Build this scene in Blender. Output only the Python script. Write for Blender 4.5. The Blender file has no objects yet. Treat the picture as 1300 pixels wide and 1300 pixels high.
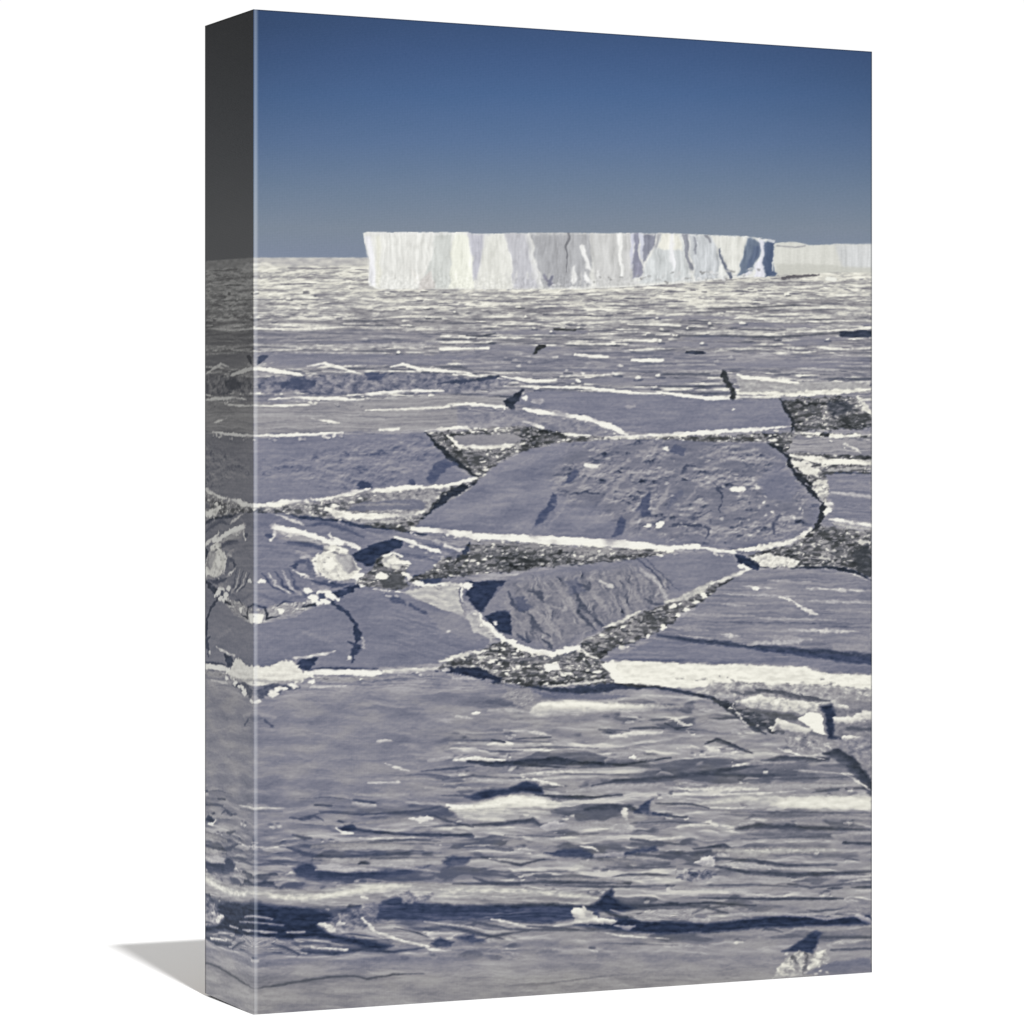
import bpy, math
import numpy as np

# ---------------------------------------------------------------- camera
scene = bpy.context.scene
FPX = 4181.0                       # focal length in pixels of a 1300 px wide picture
H = 0.457                          # height of the stretched canvas (18 in)
CAMZ = H * .5
cam_data = bpy.data.cameras.new('camera'); cam = bpy.data.objects.new('camera', cam_data)
scene.collection.objects.link(cam); scene.camera = cam
cam_data.sensor_width = 36; cam_data.lens = FPX / 1300 * 36; cam_data.clip_start = .05; cam_data.clip_end = 400
cam.location = (0, 0, CAMZ); cam.rotation_euler = (math.radians(90), 0, 0)

# ---------------------------------------------------------------- world, lamp, exposure
world = bpy.data.worlds.new("World"); scene.world = world; world.use_nodes = True
bg = world.node_tree.nodes['Background']
bg.inputs[0].default_value = (1, 1, 1, 1); bg.inputs[1].default_value = 1.02       # plain white studio surround
vs = scene.view_settings; vs.view_transform = 'Standard'; vs.look = 'None'; vs.exposure = 0; vs.gamma = 1; vs.use_curve_mapping = False

YL, YR, YB = FPX * H / 1276.6, FPX * H / 1169.0, FPX * H / 1228.0
A = np.array([(321.8 - 650) * H / 1276.6, YL]); Bq = np.array([(1107 - 650) * H / 1169.0, YR]); D = np.array([(260.4 - 650) * H / 1228.0, YB])
fd = (Bq - A); WID = float(np.hypot(*fd)); fd = fd / WID          # along the front, to the right
sd = (D - A); DEP = float(np.hypot(*sd)); sd = np.array([-fd[1], fd[0]])     # along the side, to the back
corner = A + sd * DEP
ty = FPX * CAMZ / (1199.5 - 650); tip = np.array([(138 - 650) / FPX * ty, ty])      # where the corner's shadow falls
ray = np.array([corner[0] - tip[0], corner[1] - tip[1], H]); ray /= np.linalg.norm(ray)
lamp_data = bpy.data.lights.new('studio_lamp', 'AREA'); lamp_data.shape = 'DISK'; lamp_data.size = .22
DL = 7.0; E_OVER_PI = 1.45
lamp_data.energy = E_OVER_PI * math.pi ** 2 * DL ** 2
lamp = bpy.data.objects.new('studio_lamp', lamp_data); scene.collection.objects.link(lamp)
lamp.location = (tip[0] + ray[0] * DL, tip[1] + ray[1] * DL, ray[2] * DL)
from mathutils import Vector
lamp.rotation_euler = Vector(tuple(ray)).to_track_quat('Z', 'Y').to_euler()

# ---------------------------------------------------------------- materials
def principled(name, color=(.8, .8, .8), rough=.7, spec=.1):
    m = bpy.data.materials.new(name); m.use_nodes = True
    b = m.node_tree.nodes['Principled BSDF']
    b.inputs['Base Color'].default_value = (*color, 1); b.inputs['Roughness'].default_value = rough
    b.inputs['Specular IOR Level'].default_value = spec
    return m, b
def print_material():
    m, b = principled('printed_canvas', rough=.75, spec=.08)
    nt = m.node_tree; N = nt.nodes.new; lk = nt.links.new
    at = N('ShaderNodeAttribute'); at.attribute_name = 'ink'; lk(at.outputs['Color'], b.inputs['Base Color'])
    tc = N('ShaderNodeTexCoord')                      # the weave of the canvas
    w1 = N('ShaderNodeTexWave'); w1.bands_direction = 'X'; w1.inputs['Scale'].default_value = 420; w1.inputs['Distortion'].default_value = .6
    w2 = N('ShaderNodeTexWave'); w2.bands_direction = 'Z'; w2.inputs['Scale'].default_value = 420; w2.inputs['Distortion'].default_value = .6
    ad = N('ShaderNodeMath'); ad.operation = 'ADD'
    for w in (w1, w2): lk(tc.outputs['Object'], w.inputs['Vector'])
    lk(w1.outputs['Fac'], ad.inputs[0]); lk(w2.outputs['Fac'], ad.inputs[1])
    bp = N('ShaderNodeBump'); bp.inputs['Strength'].default_value = .06; bp.inputs['Distance'].default_value = .0002
    lk(ad.outputs[0], bp.inputs['Height']); lk(bp.outputs[0], b.inputs['Normal'])
    return m
M_PRINT = print_material()
def raw_material(name, c1, c2, scale):
    m, b = principled(name, c1, .8, .2); nt = m.node_tree
    tc = nt.nodes.new('ShaderNodeTexCoord'); no = nt.nodes.new('ShaderNodeTexNoise'); no.inputs['Scale'].default_value = scale
    mx = nt.nodes.new('ShaderNodeMix'); mx.data_type = 'RGBA'; mx.inputs[6].default_value = (*c1, 1); mx.inputs[7].default_value = (*c2, 1)
    nt.links.new(tc.outputs['Object'], no.inputs['Vector']); nt.links.new(no.outputs['Fac'], mx.inputs[0]); nt.links.new(mx.outputs[2], b.inputs['Base Color'])
    return m
M_FLOOR = raw_material('white_sheet', (.53, .53, .53), (.54, .54, .54), 3)
M_RAW = raw_material('raw_canvas', (.72, .70, .64), (.66, .64, .58), 60)
M_WOOD = raw_material('pine_wood', (.55, .38, .20), (.44, .29, .15), 30)

# ---------------------------------------------------------------- the surface it stands on
def mesh_obj(name, V, Fc, mat, parent=None):
    me = bpy.data.meshes.new(name); me.from_pydata([tuple(map(float, v)) for v in V], [], Fc); me.update(); me.materials.append(mat)
    o = bpy.data.objects.new(name, me); scene.collection.objects.link(o)
    if parent: o.parent = parent
    return o
fl = mesh_obj('floor', [(-3, -1.5, 0), (3, -1.5, 0), (3, 2.7, 0), (-3, 2.7, 0)], [(0, 1, 2, 3)], M_FLOOR)
fl['kind'] = 'structure'

# ---------------------------------------------------------------- the printed picture, worked out as pigment values
PX0, PY0, PW, PH = 312, 0, 804, 1300
_yy, _xx = np.mgrid[0:PH, 0:PW].astype(np.float32)
_xx += PX0; _yy += PY0
rng = np.random.RandomState(11)

def perlin(u, v, seed=0):
    r = np.random.RandomState(seed)
    perm = r.permutation(256); perm = np.concatenate([perm, perm])
    ang = r.rand(256) * 2 * np.pi; gx, gy = np.cos(ang).astype(np.float32), np.sin(ang).astype(np.float32)
    iu = np.floor(u).astype(np.int32); iv = np.floor(v).astype(np.int32)
    fu = (u - iu).astype(np.float32); fv = (v - iv).astype(np.float32)
    def g(a, b, x, y):
        h = perm[perm[a & 255] + (b & 255)]
        return gx[h] * x + gy[h] * y
    su = fu * fu * fu * (fu * (fu * 6 - 15) + 10); sv = fv * fv * fv * (fv * (fv * 6 - 15) + 10)
    n00 = g(iu, iv, fu, fv); n10 = g(iu + 1, iv, fu - 1, fv)
    n01 = g(iu, iv + 1, fu, fv - 1); n11 = g(iu + 1, iv + 1, fu - 1, fv - 1)
    return ((n00 + su * (n10 - n00)) * (1 - sv) + (n01 + su * (n11 - n01)) * sv) * 1.5

def fbm(u, v, oct=4, seed=0, gain=.5, ridge=False):
    t = 0; a = 1; f = 1; tot = 0
    for o in range(oct):
        n = perlin(u * f, v * f, seed + o * 17)
        if ridge: n = 1 - 2 * np.abs(n)
        t = t + a * n; tot += a; a *= gain; f *= 2
    return t / tot

def worley(u, v, seed=0):
    r = np.random.RandomState(seed)
    jx = r.rand(256, 256).astype(np.float32); jy = r.rand(256, 256).astype(np.float32); val = r.rand(256, 256).astype(np.float32)
    iu = np.floor(u).astype(np.int32); iv = np.floor(v).astype(np.int32)
    F1 = np.full(u.shape, 9., np.float32); F2 = F1.copy(); V = np.zeros_like(F1); NY = np.zeros_like(F1)
    for a in (-1, 0, 1):
        for b in (-1, 0, 1):
            cu, cv = (iu + a) & 255, (iv + b) & 255
            dx = iu + a + jx[cu, cv] - u; dy = iv + b + jy[cu, cv] - v
            d = dx * dx + dy * dy
            n = d < F1
            F2 = np.where(n, F1, np.minimum(F2, d)); V = np.where(n, val[cu, cv], V); NY = np.where(n, dy, NY); F1 = np.where(n, d, F1)
    return np.sqrt(F1), np.sqrt(F2), V, NY

def smooth(a, b, x):
    t = np.clip((x - a) / (b - a), 0, 1); return t * t * (3 - 2 * t)

def blur(a, r):
    for ax in (0, 1):
        k = r
        p = np.concatenate([np.repeat(a.take([0], ax), k, ax), a, np.repeat(a.take([-1], ax), k, ax)], ax)
        c = np.cumsum(p, ax, dtype=np.float64)
        n = a.shape[ax]
        hi = c.take(range(2 * k, 2 * k + n), ax)
        lo = np.concatenate([np.zeros_like(c.take([0], ax)), c.take(range(0, n - 1), ax)], ax)
        a = ((hi - lo) / (2 * k + 1)).astype(np.float32)
    return a

s_ = np.maximum(_yy - 318, 4)                       # distance below the printed horizon
U = (_xx - 715) / s_ ** .3; Vv = s_ ** .45 / .45
NE = fbm(_xx / 5, _yy / 4, 3, 5)                      # edge roughness, fine
NW = fbm(_xx / 22, _yy / 14, 3, 9)                    # edge roughness, broad
NB = fbm(_xx / 17, _yy / 9, 3, 33)
NB2 = fbm(_xx / 13, _yy / 5, 3, 35)
NF = fbm(_xx / 3.4, _yy / 2.4, 2, 31)                 # grain

L = np.full((PH, PW), .5, np.float32)                 # tone of the ink
Wn = np.zeros((PH, PW), np.float32)                   # how neutral (not blue) the ink is
REG = np.zeros((PH, PW), np.int8)                     # which printed motif

def box(pts, m):
    xs = [p[0] for p in pts]; ys = [p[1] for p in pts]
    x0 = int(max(min(xs) - m - PX0, 0)); x1 = int(min(max(xs) + m - PX0 + 1, PW))
    y0 = int(max(min(ys) - m - PY0, 0)); y1 = int(min(max(ys) + m - PY0 + 1, PH))
    return slice(y0, y1), slice(x0, x1)

def dist(pts, sl, closed=False):
    x = _xx[sl]; y = _yy[sl]
    best = np.full(x.shape, 1e9, np.float32); w = np.zeros_like(best)
    q = list(pts) + ([pts[0]] if closed else [])
    for a, b in zip(q[:-1], q[1:]):
        dx, dy = b[0] - a[0], b[1] - a[1]; l2 = dx * dx + dy * dy + 1e-6
        t = np.clip(((x - a[0]) * dx + (y - a[1]) * dy) / l2, 0, 1)
        d = np.hypot(x - a[0] - t * dx, y - a[1] - t * dy)
        n = d < best
        best = np.where(n, d, best)
        if len(a) > 2: w = np.where(n, a[2] + t * (b[2] - a[2]), w)
    return best, w

def put(sl, al, val, W):
    L[sl] = L[sl] * (1 - al) + val * al
    if W is not None: Wn[sl] = Wn[sl] * (1 - al) + W * al

CR_ = []
def crumbs():
    for x_, y_, r_ in CR_:
        B(x_, y_ + 1.2, r_ * 1.9, r_ * .7, .24, a=.5)
        B(x_, y_, r_ * 1.6, r_ * .8, rng.uniform(.6, .92), a=.8)
    CR_.clear()

def fade(al, k):
    """drifts are crisp along their crest and melt away below it"""
    on = al > .4
    top = np.where(on.any(0), on.argmax(0), 0); n = np.maximum(on.sum(0), 1)
    t = (np.arange(al.shape[0])[:, None] - top[None]) / (n[None] + 1.)
    return 1 - k * np.clip(t, 0, 1) ** 1.3

def S(pts, val, w=None, soft=1.2, rough=.7, a=1., W=None, tex=.05):
    """a brush stroke: points (x, y[, width])"""
    if len(pts[0]) == 2:
        n = len(pts); pts = [(p[0], p[1], w * (.35 if (i in (0, n - 1) and n > 2) else 1)) for i, p in enumerate(pts)]
    mw = max(p[2] for p in pts)
    if val < .3 and pts[0][1] > 885: soft = soft * 1.5; rough = rough * .7
    sl = box(pts, mw + soft * 2 + 6)
    d, ww = dist(pts, sl)
    k = rough * np.minimum(1, .25 + ww / 10)
    ww = ww * (1 + .75 * NB[sl] * min(rough, 1)) * (.82 if val > .84 and pts[0][1] < 872 and mw > 4 else 1)
    al = np.clip((ww / 2 - d + (NE[sl] * 2.2 + NW[sl] * 2.2) * k) / soft + .5, 0, 1) * a
    if pts[0][1] > 872 and mw > 3: al = al * fade(al, .75 if val > .55 else .55)
    if val > .84 and mw >= 3.5 and 500 < pts[0][1] < 872 and rough > .45:
        al = al * np.clip(.92 + 1.3 * fbm(_xx[sl] / 38 + 9, _yy[sl] / 30, 2, 810), .25, 1)
        for q0, q1 in zip(pts[:-1], pts[1:]):          # crumbs fallen along the rim
            for k_ in range(int(math.hypot(q1[0] - q0[0], q1[1] - q0[1]) / 9)):
                t_ = rng.rand(); r_ = rng.uniform(.7, 2.0)
                CR_.append((q0[0] + t_ * (q1[0] - q0[0]), q0[1] + t_ * (q1[1] - q0[1]) + q0[2] * .5 + rng.uniform(0, 5), r_))
    if val > .7: val = val + (.20 if mw < 8 else .10) * NB2[sl] - .02
    elif val < .25: val = val + .10 * NB2[sl] + .02
    put(sl, al, val + tex * (NF[sl] + NE[sl]), W)

def mask(pts, soft=1.2, rough=1.):
    sl = box(pts, soft * 2 + 8)
    x = _xx[sl]; y = _yy[sl]
    d, _ = dist(pts, sl, True)
    ins = np.zeros(x.shape, bool)
    q = list(pts) + [pts[0]]
    for a, b in zip(q[:-1], q[1:]):
        if a[1] == b[1]: continue
        c = ((a[1] > y) != (b[1] > y)) & (x < (b[0] - a[0]) * (y - a[1]) / (b[1] - a[1]) + a[0])
        ins ^= c
    sd = np.where(ins, d, -d) + (NE[sl] * 2.6 + NW[sl] * 3) * rough
    return sl, np.clip(sd / soft + .5, 0, 1)

def P(pts, val, soft=1.2, rough=.8, a=1., W=0., tex=.03, reg=None, T=None, amp=0.):
    if val < .3 and pts[0][1] > 885: soft = soft * 2.2; rough = rough * .6
    sl, al = mask(pts, soft, rough)
    v = val + tex * (NF[sl] * .6 + NE[sl]) + (.10 * NB2[sl] if (val > .6 or val < .3) else 0)
    if T is not None: v = v + amp * T[sl]
    if pts[0][1] > 885 and rough > .5: al = al * fade(al, .7 if val > .55 else .45)
    if val < .3 and pts[0][1] > 872: v = v + .018 * STR[sl] + .004 * SA2[sl]
    put(sl, al * a, v, W)
    if reg: REG[sl] = np.where(al > .5, reg, REG[sl])

def B(x, y, rx, ry, val, a=1., soft=1.2, rough=.8, W=None, tex=.08):
    """a small lump"""
    n = 8; P([(x + rx * math.cos(k * math.tau / n), y + ry * math.sin(k * math.tau / n)) for k in range(n)], val, soft, rough, a, W, tex)

# ---- textures (zero mean)
wx = fbm(_xx / 90, _yy / 30, 3, 40); wy = fbm(_xx / 70, _yy / 26, 3, 44)
hgt = fbm(U / 9 + wx * .8, Vv / .95 + wy * 1.3, 4, 50, .55, True)
SAS = np.zeros_like(hgt); SAS[1:] = (hgt[1:] - hgt[:-1]); SAS /= SAS.std() + 1e-6          # slopes facing the viewer bright
SAS = np.clip(SAS, -2.6, 2.8)
h2 = fbm(_xx / 16 + wx * 2, _yy / 3.1 + wy * 6, 3, 60, .6)
SA2 = np.zeros_like(h2); SA2[1:] = h2[1:] - h2[:-1]; SA2 /= SA2.std()
def saw(px_, nx, ny, sx, sy, seed, k=1.7):
    n = _yy / px_ + k * fbm(_xx / nx, _yy / ny, 3, seed, .5) + .55 * fbm(_xx / sx, _yy / sy, 2, seed + 3)
    t = n - np.floor(n)
    A = smooth(-.12, .42, fbm(_xx / (nx * .6), _yy / (ny * .55), 3, seed + 7, .6))
    D = np.exp(-((np.minimum(t, 1 - t)) / .10) ** 2) * 1.15
    H = np.exp(-((t - .26) / .10) ** 2) + .45 * np.exp(-((t - .5) / .2) ** 2)
    return (H * 1.0 - D) * A
SW1 = saw(19., 190., 34., 46., 13., 400, 2.0); SW2 = saw(9., 120., 17., 26., 8., 430, 1.6); SW3 = saw(5, 80., 9., 16., 5., 460, 1.2)
FR = saw(5.5, 120., 9., 14., 3., 490, .8); FR2 = saw(3.2, 60., 6., 7., 3., 520, .8)
STR = fbm(_xx / 150, _yy / 3.2 + wx * 2.4, 3, 70, .6); STR /= STR.std()                         # long faint streaks
ROU = fbm((_xx + _yy * .5) / 11, (_yy - _xx * .28) / 8, 4, 80, .65); ROU /= ROU.std()                   # lumpy snow
_r = np.zeros_like(ROU); _r[1:, 1:] = ROU[1:, 1:] - ROU[:-1, :-1]; ROUs = _r / _r.std(); _m = smooth(-.35, .5, fbm(_xx / 26, _yy / 16, 3, 84)); ROUs = ROUs * (.25 + 1.1 * _m)
DIA = fbm((_xx - _yy * .62) / 7, (_yy + _xx * .4) / 34, 4, 90, .6); DIA /= DIA.std()                       # grooves running down to the right
_r = np.zeros_like(DIA); _r[:, 1:] = DIA[:, 1:] - DIA[:, :-1]; DIAs = _r / _r.std()
MOT = fbm(_xx / 60, _yy / 22, 4, 100); MOT /= MOT.std()
cs = np.clip(1.9 + (_yy - 480) / 170, 1.6, 4.0)
_wu = fbm(_xx / 9, _yy / 6, 2, 61) * .9; _wv = fbm(_xx / 10, _yy / 5, 2, 62) * .9
F1, F2, CV, CY = worley(_xx / (1.9 * 2.3) + _wu, _yy / 1.9 + _wv, 7)
G1, G2, GV, GY = worley(_xx / (3.2 * 2.2) + _wu, _yy / 3.2 + _wv, 8)
_b = (GV > .40) & (fbm(_xx / 30, _yy / 15, 2, 63) > -.15)
F1 = np.where(_b, G1, F1); F2 = np.where(_b, G2, F2); CV = np.where(_b, GV * .9 + .1, CV); CY = np.where(_b, GY, CY)
RUB = np.where(CV > .82, .82, .26 + .40 * CV) + .22 * CY
RUB = RUB * smooth(.0, .4, F2 - F1) + .20 * (1 - smooth(.0, .4, F2 - F1)) + .10 * NB2 + .06 * NF
_w = smooth(-.12, .16, fbm(_xx / 12, _yy / 5, 3, 820) + .25 * fbm(_xx / 40, _yy / 16, 2, 821) + .12)
RUB = (.14 + .90 * RUB) * _w + .19 * (1 - _w)
RUB = np.clip(.85 * RUB + .15 * blur(RUB, 1) + .08 * NB, .06, 1)
def brash(pts, dark=0., rough=1.2, a=1., W=.85):
    sl, al = mask(pts, 1.5, rough)
    put(sl, al * a, np.clip(RUB[sl] * (1 - dark) + .07 + .07 * MOT[sl], .05, 1), W)
    q = np.argwhere(al > .95)                          # single blocks of ice afloat in it
    if len(q) and a > .65:
        for t in rng.randint(0, len(q), int(len(q) / 95) + 1):
            y, x = q[t][0] + sl[0].start + PY0, q[t][1] + sl[1].start + PX0
            k = 1.1 + max(0, y - 500) / 190.; w_, h_ = rng.uniform(1.2, 3.6) * k * .48, rng.uniform(.7, 1.4) * k * .48; sk = rng.uniform(-1.5, 1.5)
            P([(x - w_, y + 1.6 + h_), (x + w_, y + 1.4 + h_), (x + w_ * 1.2, y + h_ + .2), (x - w_, y + h_)], .10, 1.2, .3, .7, .6, 0)
            P([(x - w_, y - h_ * .3 + sk * .3), (x - w_ * .2 + sk, y - h_), (x + w_, y - h_ * .6), (x + w_ * .8, y + h_), (x - w_ * .7, y + h_)], rng.choice([.44, .52, .58, .66, .86]), 1.1, .4, .95, .75, .03)

def sweep(h, drop, shx):
    """which snow lies behind higher snow, seen from a low sun at the viewer's lower left"""
    Hh = h.copy(); x = np.arange(h.shape[1], dtype=np.float32)
    for j in range(h.shape[0] - 2, -1, -1):
        Hh[j] = np.maximum(h[j], np.interp(x - shx, x, Hh[j + 1]) - drop)
    return Hh - h
def relief(h, drop=.3, shx=1.6, ky=1., kx=.35):
    sl_ = np.zeros_like(h); sl_[1:-1] = (h[:-2] - h[2:]) * .5 * ky
    sl_[:, 1:-1] += (h[:, 2:] - h[:, :-2]) * .5 * kx
    return sl_, sweep(h, drop, shx)
_q = smooth(-.45, .5, fbm(_xx / 170, _yy / 60, 2, 700))
_a = fbm(_xx / 210 + wx * .5, _yy / 34 + wy * .35, 3, 701, .42)
_b = fbm(_xx / 95 + wx * .4, _yy / 15 + wy * .3, 3, 705, .45)
_c = fbm(_xx / 44 + wx * .8, _yy / 7.5 + wy * .5, 3, 709, .5)
_d = fbm(_xx / 13, _yy / 5.5, 3, 713, .6)
_cl = smooth(.12, .5, fbm(_xx / 75, _yy / 24, 3, 717))
HGT = 33 * _a + 8 * np.abs(_b) ** .8 * np.sign(_b) * (.4 + _q) + 4.5 * np.maximum(_c, -.05) * (.35 + .9 * _cl) + 4.2 * _d * _cl
RSL, RSH = relief(HGT.astype(np.float32), .80, 1.2)
LUM = fbm(_xx / 30, _yy / 17, 4, 730, .55) * 9 + np.maximum(0, fbm(_xx / 12, _yy / 8, 3, 734, .6)) * 5
LSL, LSH = relief(LUM.astype(np.float32), .75, -.8, 1., -.5)          # low lumps on the middle floes
_g = (_xx - _yy * .62) / 16; _h = (_yy + _xx * .4) / 60
GRV = fbm(_g + fbm(_xx / 40, _yy / 30, 2, 741) * .8, _h, 4, 740, .55) * 11 + LUM * .35
GSL, GSH = relief(GRV.astype(np.float32), .9, -1.2, .5, -.9)

# ---- field of sea ice, far to near
far = 1 - smooth(335, 560, _yy)
L[:] = .54 + .20 * (1 - smooth(330, 470, _yy)) + .03 * MOT
Wn[:] = .15 + .75 * far
amp = .05 + .05 * smooth(330, 360, _yy)
L += (.065 * FR2 * (1 - smooth(380, 470, _yy)) + .07 * FR * smooth(350, 430, _yy)) * smooth(328, 345, _yy) + (.11 * NB2 + .10 * fbm(_xx / 30, _yy / 5, 3, 71) + .16 * fbm(_xx / 240, _yy / 7, 2, 72)) * (1 - smooth(400, 500, _yy)) + .05 * NB * far + amp * .2 * SAS * smooth(328, 345, _yy) + .035 * STR * smooth(330, 350, _yy) + .03 * NF * smooth(332, 345, _yy)
nearm = smooth(860, 900, _yy)
L = L * (1 - nearm) + nearm * (.505 + .07 * smooth(480, 760, _xx + (_yy - 1000) * .8) + .016 * MOT)
quiet = np.exp(-(((_xx - 400) / 170) ** 4 + ((_yy - 950) / 82) ** 4)) * 1.0
quiet = np.maximum(quiet, smooth(1203, 1222, _yy + (_xx - 715) * .03) * .85)
quiet = np.maximum(quiet, np.exp(-(((_xx - 640) / 170) ** 4 + ((_yy - 900) / 40) ** 4)) * .6)
rough_ = np.clip(1 - quiet, .06, 1)
mod = np.clip(.9 + .5 * MOT, .25, 1.8)
_zr = (.55 + .45 * _cl) * (1 - .35 * smooth(880, 960, _xx)); rough_ = rough_ * _zr
_lit = np.clip(RSL * .15, -.10, .30)
_sh = smooth(.8, 4.2, RSH) * smooth(.1, .5, rough_)
L = L * (1 - nearm) + nearm * ((L + rough_ * _lit + (.010 + .012 * smooth(1200, 1215, _yy)) * STR * .6 + .008 * NF + .010 * SA2 + .012 * SW3 + .012 * np.clip(RSL, -2, 2) * quiet + .03 * rough_ * SW3 * _cl) * (1 - .5 * _sh) + .5 * _sh * (.16 + .05 * NB2))
Wn = Wn * (1 - nearm) + nearm * (.16 + .26 * smooth(480, 760, _xx) + .2 * smooth(-.3, 1.8, MOT) + .5 * smooth(1215, 1250, _yy))

# wind-carved snow in the foreground: crisp crests with their shade
for i in range(110):
    y = 905 + 345 * rng.rand(); x = PX0 - 40 + (PW + 40) * rng.rand()
    if quiet[int(min(max(y, 0), PH - 1)), int(min(max(x - PX0, 0), PW - 1))] > .45: continue
    ln = rng.uniform(12, 46) * (1 + 2.2 * rng.rand() ** 4) * (1.5 if x > 760 else 1); w = rng.uniform(1.4, 4.2); b = rng.uniform(-.10, .10) + (.05 if x < 600 else 0)
    c = rng.uniform(-3, 3); up = rng.rand() < .55
    pts = [(x, y, .4), (x + ln * .25, y + ln * .25 * b + c, w), (x + ln * .65, y + ln * .65 * b + c * .7, w * .8), (x + ln, y + ln * b, .4)]
    low = [(p[0] + 1, p[1] + w * .9 + 1, p[2] * 1.5) for p in pts]
    if up:
        S(low, rng.uniform(.60, .80), soft=2.2, rough=.7, a=.8, W=.4); S(pts, rng.uniform(.14, .34), soft=1.2, rough=.5, a=.85)
    else:
        S(low, rng.uniform(.30, .42), soft=2.6, rough=.7, a=.6); S(pts, rng.uniform(.64, .86), soft=1.3, rough=.6, a=.8, W=.4)
for i in range(110):
    y = 905 + 320 * rng.rand(); x = PX0 + PW * rng.rand()
    if quiet[int(y), int(x - PX0)] > .35: continue
    for k in range(3):
        xx, yy_ = x + rng.uniform(-9, 9), y + rng.uniform(-3, 3); r_ = rng.uniform(1, 2.6)
        B(xx, yy_, r_ * 1.8, r_, rng.uniform(.66, .85), a=.8); B(xx - 1, yy_ - r_ * 1.5, r_ * 1.5, r_ * .7, .26, a=.7)

for i in range(22):
    y = 935 + 290 * rng.rand(); x = rng.uniform(400, 1107); ln = rng.uniform(70, 230); b = rng.uniform(-.04, .04)
    if quiet[int(y), int(x - PX0)] > .4: continue
    S([(x - ln / 2, y - b * ln / 2, 1), (x, y, rng.uniform(5, 13)), (x + ln / 2, y + b * ln / 2, 1)], rng.choice([.40, .60, .66, .70, .74]), soft=5, rough=.4, a=.75, W=.55, tex=.01)
    S([(x - ln / 2, y - b * ln / 2 - 4, .6), (x - ln * .1, y - 5, 2.4), (x + ln * .4, y + b * ln / 2 - 5, .6)], .22, soft=1.4, rough=.5, a=.75)

# random far floes: a bright facing edge with the shade of the next one under it
for i in range(900):
    y = 334 + 175 * rng.rand() ** .75; x = PX0 + PW * rng.rand()
    s = y - 318; ln = (8 + 55 * rng.rand() ** 2) * (.45 + s / 150.); w = .8 + s / 75. * (.5 + rng.rand() * .6)
    sl_ = rng.uniform(-.03, .03)
    pts = [(x, y, w * .3), (x + ln * .3, y + ln * .3 * sl_ + rng.uniform(-.6, .6), w), (x + ln * .7, y + ln * .7 * sl_, w * .8), (x + ln, y + ln * sl_, w * .3)]
    if rng.rand() < .62:
        S(pts, rng.uniform(.70, .95), soft=1.3, rough=.9, a=.75, W=.6)
        S([(p[0] + 2, p[1] + w * 1.1 + .6, p[2] * .8) for p in pts], .36, soft=1.1, rough=.5, a=.5)
    else:
        S(pts, rng.uniform(.26, .42), soft=1.1, rough=.6, a=.7, W=.5)
for i in range(14):                                  # smooth violet-grey floe tops in the middle distance
    y = 392 + 100 * rng.rand(); x = PX0 + PW * rng.rand(); ln = rng.uniform(60, 200); h = (y - 318) / 20.
    P([(x, y), (x + ln * .4, y - h * .7), (x + ln, y - h * .2), (x + ln * .9, y + h * .6), (x + ln * .3, y + h * .7)], .49, 1.5, .6, .7, .15, .01)
for i in range(90):                                  # crumbs of ice between the far floes
    y = 345 + 150 * rng.rand(); x = PX0 + PW * rng.rand(); r = .8 + (y - 318) / 90.
    B(x, y, r * rng.uniform(1, 2), r * .7, rng.uniform(.8, .97), a=.9)
    S([(x - r, y + r * 1.2), (x + r * 3, y + r * 1.3)], .28, r, rough=.3, a=.7)

# ---- middle distance, y 440-560
P([(560, 447), (700, 441), (860, 446), (1107, 452), (1107, 466), (950, 470), (760, 474), (600, 470)], .49, 3, 1, .55, .1, .02, T=STR, amp=.03)
P([(322, 420), (470, 418), (560, 424), (540, 436), (322, 438)], .45, 3, 1, .6, .3, .02, T=STR, amp=.04)
P([(322, 447), (420, 448), (600, 452), (560, 463), (420, 464), (322, 460)], .47, 2, 1, .8, .1, .02)
S([(322, 437), (420, 441), (520, 437), (600, 443)], .74, 6, 2, 1.2, .6, .6)
S([(322, 417), (380, 418), (440, 415)], .86, 3.5, W=.6); S([(560, 443), (620, 442)], .9, 3, W=.6)
S([(678, 449), (685, 441), (692, 439)], .10, 6, W=.9); S([(592, 426), (610, 427), (628, 423)], .3, 3); S([(704, 418), (730, 419)], .22, 3, W=.9)
S([(838, 377), (880, 381), (960, 383)], .88, 5, W=.8, a=.8); S([(900, 392), (960, 390), (1010, 388)], .28, 2.5, a=.8)
S([(860, 426), (990, 428), (1090, 421)], .30, 3.5, soft=2, a=.8); S([(1070, 424), (1107, 424)], .16, 8, W=.3)
S([(803, 457), (838, 458)], .97, 4); S([(730, 450), (770, 453)], .85, 3); S([(765, 430), (830, 433), (840, 434)], .85, 2.5)
S([(985, 422), (1050, 420), (1100, 417)], .82, 2.5); S([(872, 447), (890, 448)], .15, 4)
P([(326, 482), (345, 478), (400, 477), (470, 474), (560, 474), (600, 482), (640, 478), (660, 481), (640, 490), (600, 497), (560, 499), (450, 501), (380, 501), (330, 500)], .45, 2, 1.3, .9, .15, .03, T=ROU, amp=.07)
P([(350, 487), (380, 480), (404, 482), (396, 495), (360, 494)], .24, 2, 1.3, .8, .1)
P([(465, 474), (490, 474), (488, 483), (470, 482)], .26, 2, 1, .8)
S([(328, 462), (333, 455), (340, 452)], .24, 8, W=.2)
S([(322, 468, 5), (345, 470, 7), (380, 475, 4), (384, 477, 1)], .95); S([(388, 465), (410, 461), (432, 467), (460, 475)], .88, 3)
S([(495, 466), (512, 462), (530, 468), (580, 472), (600, 474)], .92, 3.5); S([(580, 474), (600, 477), (640, 481)], .85, 3)
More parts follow.
